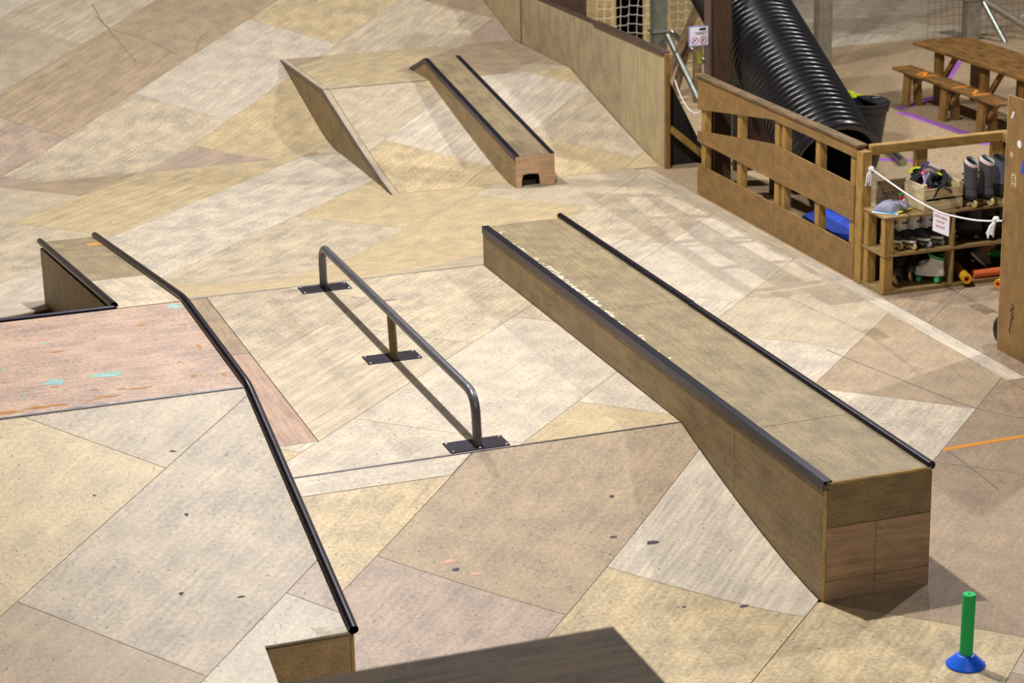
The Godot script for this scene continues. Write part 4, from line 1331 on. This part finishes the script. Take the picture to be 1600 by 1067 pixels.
	for i in 9:
		var f := i / 8.0
		var yy := 0.02 + 0.2 * f
		var k := 1.0 - 0.10 * pow(absf(f - 0.5) * 2.0, 3.0)
		var ring := []
		for j in 40:
			var an := TAU * j / 40
			var cx: float = signf(cos(an)) * pow(absf(cos(an)), 0.45)
			var cz: float = signf(sin(an)) * pow(absf(sin(an)), 0.45)
			ring.append(Vector3(3.74 + cx * 0.36 * k, yy + 0.004 * sin(j * 0.8), -6.82 - cz * 0.5 * k))
		rings.append(ring)
	part(m, "cushion", MB.new().skin(rings), M.blue)
	var tm := thing("teal_mat", "dark teal studded mat upright beside the slide", "mat", Vector3(4.5, 0, -10.8))
	part(tm, "sheet", MB.new().box(Vector3(4.62, 0.4, -10.9), Vector3(0.55, 0.8, 0.03), 0.005), M.teal)
	var studs := MB.new()
	for i in 12:
		for j in 16:
			studs.box(Vector3(4.37 + i * 0.045 + (j % 2) * 0.02, 0.05 + j * 0.047, -10.883), Vector3(0.012, 0.012, 0.006))
	stuff(part(tm, "studs", studs, M.green_steel))

# ---------------------------------------------------------------- skates
func ring_at(y: float, cx: float, a: float, b: float, p := 0.8, lift := 0.0) -> Array:
	var out := []
	for j in 20:
		var an := TAU * j / 20
		var x: float = signf(cos(an)) * pow(absf(cos(an)), p) * a
		var z: float = -signf(sin(an)) * pow(absf(sin(an)), p) * b
		out.append(Vector3(cx + x, y + lift * (x / a), z))
	return out

func wheel(t: Node3D, c: Vector3, r: float, wd: float, m: Material, hub: Material) -> void:
	var b := MB.new()
	b.place(Transform3D(Basis(Vector3.RIGHT, PI / 2), c))
	b.lathe([Vector2(r * 0.45, -wd * 0.5), Vector2(r * 0.8, -wd * 0.5), Vector2(r, -wd * 0.2), Vector2(r, wd * 0.2), Vector2(r * 0.8, wd * 0.5), Vector2(r * 0.45, wd * 0.5)], 18)
	var o := part(t, "wheel", b, m, true)
	var h := MB.new()
	h.place(Transform3D(Basis(Vector3.RIGHT, PI / 2), c))
	h.lathe([Vector2(0.0, -wd * 0.45), Vector2(r * 0.46, -wd * 0.45), Vector2(r * 0.46, wd * 0.45), Vector2(0.0, wd * 0.45)], 12, false)
	part(o, "hub", h, hub, true)

# toe points along +x, wheels touch y = 0
func skate(label: String, at: Vector3, turn: Basis, shell: Material, toe: Material, trim: Material, wheels: Material, inline: bool, size := 1.0, tall := 1.0, group := "skates on the shelf") -> Node3D:
	var t := thing("inline_skate" if inline else "roller_skate", label, "skate", at, turn.scaled(Vector3.ONE * size), group)
	var y0 := 0.085 if inline else 0.075
	var low := [ring_at(y0, 0, 0.128, 0.040), ring_at(y0 + 0.02, 0, 0.135, 0.046), ring_at(y0 + 0.045, 0.0, 0.132, 0.046), ring_at(y0 + 0.07, -0.012, 0.115, 0.043), ring_at(y0 + 0.09, -0.035, 0.088, 0.041), ring_at(y0 + 0.105, -0.05, 0.066, 0.040)]
	part(t, "toe_box", MB.new().skin(low), toe, true)
	var up := [ring_at(y0 + 0.085, -0.056, 0.071, 0.0435), ring_at(y0 + 0.12, -0.060, 0.066, 0.044, 0.8, 0.012), ring_at(y0 + 0.17 * tall, -0.062, 0.064, 0.047, 0.8, 0.016), ring_at(y0 + 0.22 * tall, -0.058, 0.066, 0.050, 0.8, 0.02), ring_at(y0 + 0.245 * tall, -0.055, 0.068, 0.051, 0.8, 0.022)]
	part(t, "cuff", MB.new().skin(up, true, true, false), shell, true)
	var inn := [ring_at(y0 + 0.255 * tall, -0.055, 0.062, 0.046, 0.8, 0.022), ring_at(y0 + 0.25 * tall, -0.055, 0.052, 0.036, 0.8, 0.02), ring_at(y0 + 0.14 * tall, -0.055, 0.046, 0.032)]
	part(t, "liner", MB.new().skin([up[4], inn[0], inn[1], inn[2]], true, false, true), M.black_soft, true)
	part(t, "sole", MB.new().skin([ring_at(y0 - 0.014, 0, 0.130, 0.042), ring_at(y0, 0, 0.138, 0.048), ring_at(y0 + 0.012, 0, 0.138, 0.048)]), trim, true)
	for i in 3:
		var yy := y0 + 0.075 + i * 0.05 * tall
		part(t, "strap", MB.new().box(Vector3(0.012 - i * 0.006, yy, 0), Vector3(0.02, 0.014, 0.08), 0.004), trim if i == 1 else M.black, true)
	if inline:
		part(t, "chassis", MB.new().box(Vector3(0, 0.062, 0), Vector3(0.25, 0.034, 0.03), 0.006), M.black, true)
		for i in 4:
			wheel(t, Vector3(-0.115 + i * 0.077, 0.037, 0), 0.037, 0.024, wheels, M.wheel_grey)
	else:
		part(t, "chassis", MB.new().box(Vector3(0, 0.052, 0), Vector3(0.2, 0.014, 0.045), 0.004), M.black, true)
		for ix in [-0.075, 0.085]:
			part(t, "truck", MB.new().box(Vector3(ix, 0.035, 0), Vector3(0.025, 0.025, 0.07), 0.004), M.charcoal, true)
			for iz in [-0.043, 0.043]:
				wheel(t, Vector3(ix, 0.029, iz), 0.029, 0.032, wheels, M.wheel_grey)
		part(t, "toe_stop", MB.new().lathe([Vector2(0.0, 0.0), Vector2(0.018, 0.0), Vector2(0.022, 0.014), Vector2(0.012, 0.024), Vector2(0.0, 0.024)], 14).place(Transform3D.IDENTITY), M.black, true).position = Vector3(0.13, 0.02, 0)
	return t

func noodle(label: String, p: Vector3, q: Vector3, r: float, m: Material, inner: Material) -> void:
	var t := thing("foam_noodle", label, "foam tube", p, Basis.IDENTITY, "foam noodles on the lower shelf")
	var L := p.distance_to(q)
	var bas := axes(q - p, Vector3.UP)
	part(t, "foam", MB.new().place(Transform3D(bas, p)).lathe([Vector2(r * 0.5, 0.0), Vector2(r * 0.94, 0.0), Vector2(r, r * 0.08), Vector2(r, L), Vector2(r * 0.5, L), Vector2(r * 0.5, L - 0.03)], 24, false), m)
	part(t, "bore", MB.new().place(Transform3D(bas, p)).lathe([Vector2(r * 0.5, L - 0.03), Vector2(r * 0.5, 0.0)], 20), inner)

func rot(yaw: float, pitch := 0.0, roll := 0.0) -> Basis:
	return Basis(Vector3.UP, yaw) * Basis(Vector3(0, 0, 1), pitch) * Basis(Vector3.RIGHT, roll)

func shelf_and_skates() -> void:
	var t := thing("skate_shelf", "low wooden shelf unit full of skates beside the fence", "shelf", Vector3(4.0, 0, -5.48))
	var zb := -5.668
	var zf := -5.282
	var zc := (zb + zf) * 0.5
	for y in [[0.0, 0.03], [0.325, 0.35], [0.648, 0.67]]:
		part(t, "shelf_board", MB.new().grain(0, Vector2(y[0] * 3.0, y[1])).box(Vector3(4.06, (y[0] + y[1]) * 0.5 + 0.002, zc), Vector3(1.65, y[1] - y[0], zf - zb), 0.003), M.shelf)
	for z in [zf - 0.045, zb + 0.045]:
		for y in [[0.033, 0.326], [0.353, 0.649]]:
			part(t, "leg", MB.new().grain(1, Vector2(y[0], z)).box(Vector3(3.285, (y[0] + y[1]) * 0.5, z), Vector3(0.085, y[1] - y[0], 0.075), 0.004), M.pine)
	for x in [3.89, 4.86]:
		for y in [[0.033, 0.326], [0.353, 0.649]]:
			part(t, "divider", MB.new().grain(1).box(Vector3(x, (y[0] + y[1]) * 0.5, zc), Vector3(0.022, y[1] - y[0], zf - zb - 0.006), 0.002), M.shelf)
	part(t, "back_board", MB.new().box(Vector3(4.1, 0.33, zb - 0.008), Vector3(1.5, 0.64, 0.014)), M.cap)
	var raised := thing("back_panel", "grey weathered board standing on edge behind the crate and shirt", "board", Vector3(3.66, 0.674, -5.662))
	part(raised, "board", MB.new().box(Vector3(3.68, 0.785, -5.652), Vector3(0.66, 0.22, 0.022), 0.003), M.grey_wood)
	# upper bay: two pairs of pale skates, toes out
	var y1 := 0.354
	skate("black and cream inline skate tied with a blue strap behind the shelf leg", Vector3(3.405, y1, -5.47), rot(-1.25), M.boot_cream, M.black, M.boot_white, M.wheel_cream, true, 0.85, 0.95)
	skate("cream and black inline skate beside the front shelf leg", Vector3(3.50, y1, -5.415), rot(-1.2), M.boot_cream, M.black, M.boot_white, M.wheel_cream, true, 0.85, 0.95)
	skate("light grey and black skate leaning in the middle of the upper shelf", Vector3(3.63, y1, -5.42), rot(-0.95), M.boot_grey, M.black, M.boot_white, M.wheel_grey, true, 0.85, 0.95)
	skate("light grey and black skate against the shelf divider", Vector3(3.765, y1, -5.44), rot(-0.95), M.boot_grey, M.black, M.boot_white, M.wheel_grey, true, 0.82, 0.95)
	part(get_node("inline_skate"), "blue_buckle", MB.new().box(Vector3(3.40, 0.56, -5.46), Vector3(0.06, 0.02, 0.05), 0.005), M.blue_bright)
	# lower bay: black skates lying over, white quad skates
	skate("black inline skate lying tipped over on the bottom shelf", Vector3(3.43, 0.034, -5.42), rot(-2.3, 0.55), M.black, M.black, M.charcoal, M.wheel_cream, true, 0.88)
	skate("black inline skate slumped behind the white quad skate", Vector3(3.60, 0.034, -5.47), rot(-2.2, 0.45), M.black, M.black, M.charcoal, M.wheel_cream, true, 0.88)
	skate("white quad roller skate with green collar and green wheels", Vector3(3.735, 0.034, -5.40), rot(2.5, 0.0), M.boot_white, M.boot_white, M.boot_white, M.green, false, 0.95, 0.72)
	skate("second white quad roller skate with green collar behind its pair", Vector3(3.80, 0.034, -5.50), rot(2.5, 0.0), M.boot_white, M.boot_white, M.boot_white, M.green, false, 0.95, 0.72)
	for nm in ["roller_skate", "roller_skate_001"]:
		var sk: Node3D = get_node(nm)
		part(sk, "green_collar", MB.new().skin([ring_at(0.225, -0.057, 0.070, 0.0525, 0.8, 0.02), ring_at(0.25, -0.055, 0.071, 0.054, 0.8, 0.022)], true, false, false), M.green, true)
	# right bays
	var br := skate("black and yellow laced boot skate on the right upper shelf", Vector3(4.12, y1 - 0.06, -5.47), rot(2.75), M.black, M.black, M.black_soft, M.black, false, 1.0, 0.95)
	part(br, "yellow_lacing", MB.new().tube([Vector3(0.05, 0.165, 0.046), Vector3(0.0, 0.19, 0.047), Vector3(-0.02, 0.24, 0.05), Vector3(-0.015, 0.29, 0.05)], 0.006, 6), M.yellow_lace, true)
	br.position.y = y1
	var br2 := skate("black and yellow laced boot skate half hidden by the upright panel", Vector3(4.40, y1, -5.44), rot(2.75), M.black, M.black, M.black_soft, M.black, false, 1.0, 0.95)
	part(br2, "yellow_lacing", MB.new().tube([Vector3(0.05, 0.165, 0.046), Vector3(0.0, 0.19, 0.047), Vector3(-0.02, 0.24, 0.05), Vector3(-0.015, 0.29, 0.05)], 0.006, 6), M.yellow_lace, true)
	skate("dark navy skate in the corner of the right upper shelf", Vector3(3.985, y1, -5.57), rot(-1.4), M.navy, M.black, M.boot_grey, M.wheel_grey, true, 0.85)
	skate("brown and grey boot skate lying on the orange foam noodle", Vector3(4.22, 0.10, -5.47), rot(-0.4, -0.75), M.boot_brown, M.boot_dark, M.boot_grey, M.black, false, 0.8, 0.9)
	skate("small silver and black skate at the back of the bottom shelf", Vector3(3.97, 0.034, -5.56), rot(-1.2), M.boot_grey, M.black, M.black, M.wheel_grey, true, 0.7)
	noodle("short yellow foam noodle lying end on beside the divider", Vector3(3.985, 0.078, -5.20), Vector3(4.11, 0.078, -5.62), 0.043, M.yellow_foam, M.orange_foam)
	noodle("orange foam noodle lying across the bottom shelf", Vector3(4.125, 0.072, -5.345), Vector3(4.78, 0.072, -5.315), 0.037, M.orange_foam, M.orange_foam)
	noodle("yellow foam noodle end poking out past the upright panel", Vector3(4.20, 0.046, -5.06), Vector3(4.46, 0.046, -5.17), 0.044, M.yellow_foam, M.orange_foam)
	noodle("green foam noodle at the back of the bottom shelf", Vector3(4.26, 0.19, -5.60), Vector3(4.76, 0.10, -5.54), 0.04, M.green, M.green)
	# on top: crate of pads, three tall skates, papers and a shirt
	crate()
	var y2 := 0.674
	skate("tall charcoal inline skate with a red lined cuff beside the crate", Vector3(4.045, y2, -5.385), rot(1.75), M.boot_dark, M.boot_dark, M.black, M.wheel_cream, true, 1.0, 1.15)
	skate("tall charcoal inline skate leaning next to its pair on top", Vector3(4.18, y2, -5.385), rot(2.0), M.boot_dark, M.boot_dark, M.black, M.wheel_cream, true, 1.0, 1.15)
	skate("blue grey inline skate on top next to the upright panel", Vector3(4.33, y2, -5.41), rot(1.9), mat("5a6070", 0.6), M.black, M.black, M.wheel_cream, true, 1.0, 1.2)
	for nm in ["inline_skate_008", "inline_skate_009"]:
		if has_node(nm):
			part(get_node(nm), "red_lining", MB.new().skin([ring_at(0.352, -0.055, 0.066, 0.049, 0.8, 0.022), ring_at(0.372, -0.055, 0.069, 0.052, 0.8, 0.024)], true, false, false), M.red, true)
			part(get_node(nm), "grey_collar", MB.new().skin([ring_at(0.37, -0.058, 0.066, 0.050, 0.8, 0.024), ring_at(0.40, -0.07, 0.055, 0.046, 0.8, 0.024)], true, false, false), M.boot_grey, true)

func crate() -> void:
	var t := thing("wooden_crate", "pale slatted wooden crate full of pads on the shelf top", "crate", Vector3(3.79, 0.674, -5.47), Basis(Vector3.UP, 0.05))
	var w := 0.38
	var d := 0.30
	for s in [-1.0, 1.0]:
		for y in [0.045, 0.15]:
			part(t, "slat", MB.new().grain(0, Vector2(y, s)).box(Vector3(0, y, s * d * 0.5), Vector3(w, 0.085, 0.009), 0.002), M.crate, true)
		part(t, "end_board", MB.new().grain(2).box(Vector3(s * (w * 0.5 - 0.006), 0.115, 0), Vector3(0.012, 0.22, d - 0.012), 0.003), M.crate, true)
		for z in [-1.0, 1.0]:
			part(t, "corner_block", MB.new().grain(1).box(Vector3(s * (w * 0.5 - 0.024), 0.12, z * (d * 0.5 - 0.018)), Vector3(0.022, 0.225, 0.024), 0.003), M.crate, true)
	part(t, "bottom", MB.new().box(Vector3(0, 0.008, 0), Vector3(w - 0.02, 0.012, d - 0.02)), M.crate, true)
	pad("black knee pad with lime edging at the crate's left end", Vector3(3.70, 0.845, -5.52), rot(0.3, 0.25, 0.2), M.black_soft, M.lime)
	pad("lilac wrist guard with a red strap in the crate", Vector3(3.72, 0.86, -5.44), rot(0.5, 0.1, 0.3), M.lilac, M.red, 0.8)
	pad("pale grey pad with a navy lining on top of the crate", Vector3(3.84, 0.90, -5.46), rot(-0.4, 1.0, 0.3), M.pad_grey, M.navy, 1.1)
	pad("black elbow pad drooping over the crate front", Vector3(3.82, 0.85, -5.33), rot(0.9, -0.5, 0.4), M.black_soft, M.charcoal)
	pad("black knee pad with a lime strap at the crate's right end", Vector3(3.91, 0.84, -5.47), rot(1.3, 0.2, 0.1), M.black, M.lime, 0.9)
	pad("black shin guard lying along the back of the crate", Vector3(3.80, 0.87, -5.55), rot(0.1, 1.4, 0.9), M.black, M.charcoal, 1.2)
	pad("black wrist guard between the lilac guard and the grey pad", Vector3(3.775, 0.855, -5.40), rot(0.7, 0.8, 0.5), M.black_soft, M.black, 0.9)
	pad("black pad lying deep in the middle of the crate", Vector3(3.79, 0.775, -5.47), rot(0.2, 0.0, 0.0), M.black_soft, M.black, 1.5)

# a curved pad: bowed shell with a hem band and a strap
func pad(label: String, at: Vector3, turn: Basis, shell: Material, trim: Material, k := 1.0) -> void:
	var t := thing("protective_pad", label, "pad", at, turn.scaled(Vector3.ONE * k * 1.25), "pads in the wooden crate")
	var rings := []
	for i in 11:
		var f := i / 10.0 - 0.5
		var a := 0.062 * (1.0 - 0.28 * pow(absf(f) * 2.0, 2.5)) * (1.0 + 0.16 * f)
		var ring := []
		for j in 10:
			var an := deg_to_rad(12.0 + 156.0 * j / 9.0)
			ring.append(Vector3(cos(an) * a, f * 0.2, -sin(an) * a * 0.8 - f * f * 0.14 + 0.012 * sin(f * 9.0)))
		for j in 10:
			var an := deg_to_rad(168.0 - 156.0 * j / 9.0)
			ring.append(Vector3(cos(an) * (a - 0.016), f * 0.2, -sin(an) * (a - 0.016) * 0.8 - f * f * 0.14 + 0.012 * sin(f * 9.0)))
		rings.append(ring)
	part(t, "shell", MB.new().skin(rings), shell, true)
	for f in [0, 10]:
		var loop := []
		for j in 21:
			loop.append((rings[f][j % 20] as Vector3) * Vector3(1.04, 1, 1.04))
		part(t, "hem", MB.new().tube(loop, 0.005, 6), trim, true)
	part(t, "strap", MB.new().tube([Vector3(-0.055, 0.0, -0.01), Vector3(-0.03, 0.0, 0.04), Vector3(0.03, 0.0, 0.04), Vector3(0.055, 0.0, -0.01)], 0.008, 6), trim, true)

func skid(label: String, pts: Array, on_bank: bool) -> void:
	var pr := Profile.new([Vector2(-22.5, 0.27 * (22.5 - 12.75)), Vector2(-13.2, 0.1215)], 1) if on_bank else flat_profile()
	var t := thing("skid_mark", label, "marking", pr.at(pts[0].x, pr.w_of(pts[0].y)))
	var c := Curve2D.new()
	for k in pts.size():
		var tan: Vector2 = (pts[mini(k + 1, pts.size() - 1)] - pts[maxi(k - 1, 0)]) / 6.0
		c.add_point(pts[k], -tan, tan)
	var a := PackedVector2Array()
	var b := PackedVector2Array()
	for i in 17:
		var p := c.sample_baked(c.get_baked_length() * i / 16.0, true)
		var q := c.sample_baked(minf(c.get_baked_length(), c.get_baked_length() * i / 16.0 + 0.02), true) - c.sample_baked(maxf(0.0, c.get_baked_length() * i / 16.0 - 0.02), true)
		var nn := q.orthogonal().normalized() * (0.005 if on_bank else 0.006)
		a.append(Vector2(p.x + nn.x, pr.w_of(p.y) + nn.y))
		b.append(Vector2(p.x - nn.x, pr.w_of(p.y) - nn.y))
	b.reverse()
	a.append_array(b)
	part(t, "rubber_streak", panel_mesh(a, pr, 0.0006, 0, Vector2.ZERO, 0.0009), M.skid)

func small_things() -> void:
	# papers and folded shirt on the shelf
	var y := 0.674
	var mags := [[Vector3(3.40, y + 0.003, -5.50), 0.30, 0.22, 0.006, 0.75, M.paper, "white magazine lying undermost on the shelf corner"], [Vector3(3.41, y + 0.0085, -5.49), 0.28, 0.2, 0.004, 0.62, mat("3fa9e0", 0.4), "blue printed magazine under the grey shirt"], [Vector3(3.455, y + 0.0125, -5.45), 0.2, 0.15, 0.003, 0.5, mat("e3cf3a", 0.4), "yellow printed leaflet under the grey shirt"]]
	for m in mags:
		var t := thing("magazine", m[6], "magazine", m[0] - Vector3(0, m[3] * 0.5, 0), Basis(Vector3.UP, m[4]), "papers on the shelf")
		part(t, "pages", MB.new().box(Vector3(0, m[3] * 0.5, 0), Vector3(m[1], m[3], m[2]), 0.001), m[5], true)
	var sh := thing("folded_shirt", "crumpled grey shirt with dark print lying on magazines", "shirt", Vector3(3.42, y + 0.0145, -5.49), Basis(Vector3.UP, 0.35))
	var rows := []
	for i in 25:
		var row := []
		for j in 21:
			var a := i / 24.0 * 2.0 - 1.0
			var b := j / 20.0 * 2.0 - 1.0
			var edge := clampf(1.25 - maxf(pow(absf(a), 4.0), pow(absf(b), 4.0)) * 1.25, 0.0, 1.0)
			var hgt := 0.055 * pow(edge, 0.5) * (0.85 + 0.15 * cos(a * 2.0)) + edge * (0.007 * sin(a * 4.0 + b * 3.0) + 0.004 * sin(b * 7.0 - a * 5.0))
			row.append(Vector3(a * 0.14 * (1.0 + 0.12 * sin(b * 3.0)), maxf(hgt, 0.0), -b * 0.10 * (1.0 + 0.15 * sin(a * 4.0 + 1.0))))
		rows.append(row)
	part(sh, "cloth", MB.new().skin(rows, false), M.shirt, true)
	part(sh, "sleeve", MB.new().tube([Vector3(-0.05, 0.05, 0.03), Vector3(-0.03, 0.05, 0.075), Vector3(0.0, 0.032, 0.11), Vector3(0.02, 0.022, 0.125)], 0.022, 10), M.shirt, true)
	var lt := world_of(sh)
	text(sh, "print", "NIKE", 0.05, M.ink, lt * Transform3D(Basis(Vector3.UP, PI) * Basis(Vector3.RIGHT, -PI / 2 + 0.1), Vector3(0.04, 0.074, 0.0)))
	var rb := thing("ribbon_toy", "red and white ribbon bundle with a green tip beside the shirt", "ribbon", Vector3(3.53, y, -5.55))
	part(rb, "red_band", MB.new().tube([Vector3(3.50, y + 0.03, -5.52), Vector3(3.52, y + 0.09, -5.55), Vector3(3.55, y + 0.08, -5.55), Vector3(3.57, y + 0.016, -5.53)], 0.014, 8), M.red)
	part(rb, "white_band", MB.new().tube([Vector3(3.51, y + 0.02, -5.50), Vector3(3.54, y + 0.07, -5.525), Vector3(3.56, y + 0.02, -5.51)], 0.011, 8), M.paper)
	part(rb, "green_tip", MB.new().box(Vector3(3.53, y + 0.105, -5.56), Vector3(0.04, 0.02, 0.03), 0.004), M.green)
	# rope from the fence post to the upright panel, with the notice hung on it
	var r := thing("rope", "white rope sagging from fence post to upright panel", "rope", Vector3(3.31, 0.99, -5.69))
	var P0 := Vector3(3.30, 0.999, -5.667)
	var P1 := Vector3(3.36, 1.028, -3.67)
	var key := [P0, Vector3(3.317, 0.912, -5.03), Vector3(3.33, 0.886, -4.657), Vector3(3.336, 0.894, -4.431), Vector3(3.348, 0.947, -4.027), P1]
	var curve := Curve3D.new()
	for k in key.size():
		var tan: Vector3 = (key[mini(k + 1, 5)] - key[maxi(k - 1, 0)]) / 6.0
		curve.add_point(key[k], -tan, tan)
	var pts := []
	for i in 41:
		pts.append(curve.sample_baked(curve.get_baked_length() * i / 40.0, true))
	part(r, "cord", MB.new().tube(pts, 0.007, 8), M.rope)
	for e in [[P0, 0.02], [P1 - Vector3(0.0, 0.012, 0.10), 0.03]]:
		var c: Vector3 = e[0]
		part(r, "knot", MB.new().place(Transform3D(Basis.IDENTITY, c)).lathe([Vector2(0.0, -0.026), Vector2(0.022, -0.018), Vector2(0.028, 0.0), Vector2(0.02, 0.02), Vector2(0.0, 0.026)], 14), M.rope)
		for k in 7:
			var a := TAU * k / 7.0
			part(r, "tassel_strand", MB.new().tube([c, c + Vector3(cos(a) * 0.018 - e[1], -0.05, sin(a) * 0.02), c + Vector3(cos(a) * 0.026 - e[1] * 1.6, -0.125 - 0.015 * sin(a * 3.0), sin(a) * 0.028)], 0.006, 6), M.rope)
	var g := thing("rope_notice", "white paper notice with red lettering hung on the rope", "sign", Vector3(3.33, 0.8, -4.7))
	var i0 := 20
	var a0: Vector3 = pts[i0] - Vector3(0, 0.006, 0)
	var a1: Vector3 = pts[i0 + 5] - Vector3(0, 0.006, 0)
	var dx := (a1 - a0).normalized()
	var dy := Vector3.UP
	var nz := dx.cross(dy).normalized()
	var wdt := a0.distance_to(a1)
	part(g, "paper", MB.new().prism(PackedVector2Array([Vector2(0, 0), Vector2(wdt, 0), Vector2(wdt, -0.17), Vector2(0, -0.17)]), a0, dx, dy, 0.0012), M.paper)
	var face := Basis(dx, nz.cross(dx), nz)
	var words := ["Enkel toegang", "vooral de", "personeel"]
	for i in 3:
		text(g, "line", words[i], 0.030, M.paper_red, Transform3D(face, a0 + dx * wdt * 0.47 + dy * (-0.035 - 0.04 * i) + nz * 0.002))
	# thin white rope by the barrier end, hook on the post
	var r2 := thing("thin_rope", "thin white rope hanging from the barrier end to the fence", "rope", Vector3(3.43, 0.9, -10.15))
	var q := []
	for i in 15:
		var f := i / 14.0
		var p := Vector3(3.44, 0.93, -10.16).lerp(Vector3(3.26, 0.84, -9.06), f)
		p.y -= 0.2 * 4.0 * f * (1.0 - f) * 0.7
		q.append(p)
	part(r2, "cord", MB.new().tube(q, 0.007, 6), M.rope)
	var tie := thing("thin_string", "thin string from the fence post to the back board", "string", Vector3(3.3, 0.85, -5.67))
	part(tie, "cord", MB.new().tube([Vector3(3.285, 0.86, -5.665), Vector3(3.34, 0.84, -5.66), Vector3(3.36, 0.835, -5.66)], 0.004, 6), M.rope)
	part(tie, "hook", MB.new().box(Vector3(3.283, 0.862, -5.668), Vector3(0.02, 0.02, 0.02), 0.004), M.bolt)
	# black rubber tyre behind the panel foot
	var ty := thing("rubber_tyre", "black rubber tyre standing behind the foot of the upright panel", "tyre", Vector3(3.45, 0, -3.72))
	var prof := []
	for i in 13:
		var a := TAU * i / 12.0
		prof.append(Vector2(0.085 + cos(a) * 0.04, sin(a) * 0.045))
	part(ty, "tread", MB.new().place(Transform3D(Basis(Vector3(0, 0, 1), PI / 2), Vector3(3.45, 0.126, -3.72))).lathe(prof, 36), M.black)
	# paint line on the floor by the panel
	var pl := thing("paint_line", "worn orange paint line on the brown floor", "marking", Vector3(2.3, 0, -1.93))
	part(pl, "stroke", MB.new().box(Vector3(2.45, 0.0008, -1.93), Vector3(1.12, 0.001, 0.05), 0, Basis(Vector3.UP, 0.03)), M.orange_paint)
	skid("long curved skid mark on the brown sheet of the back bank", [Vector2(-1.44, -16.81), Vector2(-1.41, -16.25), Vector2(-1.31, -15.61), Vector2(-1.23, -15.11)], true)
	skid("second skid mark crossing the brown sheet of the back bank", [Vector2(-1.46, -16.44), Vector2(-1.34, -16.05), Vector2(-0.99, -15.69), Vector2(-0.74, -15.24)], true)
	skid("short hooked skid mark on the bank near the kicker", [Vector2(-0.5, -15.29), Vector2(-0.37, -15.61), Vector2(-0.18, -15.84)], true)
	skid("long thin skid mark on the floor between ledge and panel", [Vector2(2.15, -4.17), Vector2(2.32, -3.38), Vector2(2.5, -2.61), Vector2(2.72, -2.24)], false)
	skid("faint skid mark on the brown floor beside the ledge end", [Vector2(1.91, -1.91), Vector2(1.88, -1.43), Vector2(1.85, -1.13)], false)
	var tm := thing("tape_mark", "short dark tape mark on the back bank", "marking", Vector3(-0.9, 1.2, -17.4))
	var pts2 := [Vector2(-22.5, 0.27 * (22.5 - 12.75)), Vector2(-13.2, 0.1215)]
	var bk := Profile.new(pts2, 1)
	part(tm, "strip", panel_mesh(rect(-1.85, bk.w_of(-17.95), -1.57, bk.w_of(-17.91)), bk, 0.001, 0, Vector2.ZERO, 0.001), M.mark_dark)
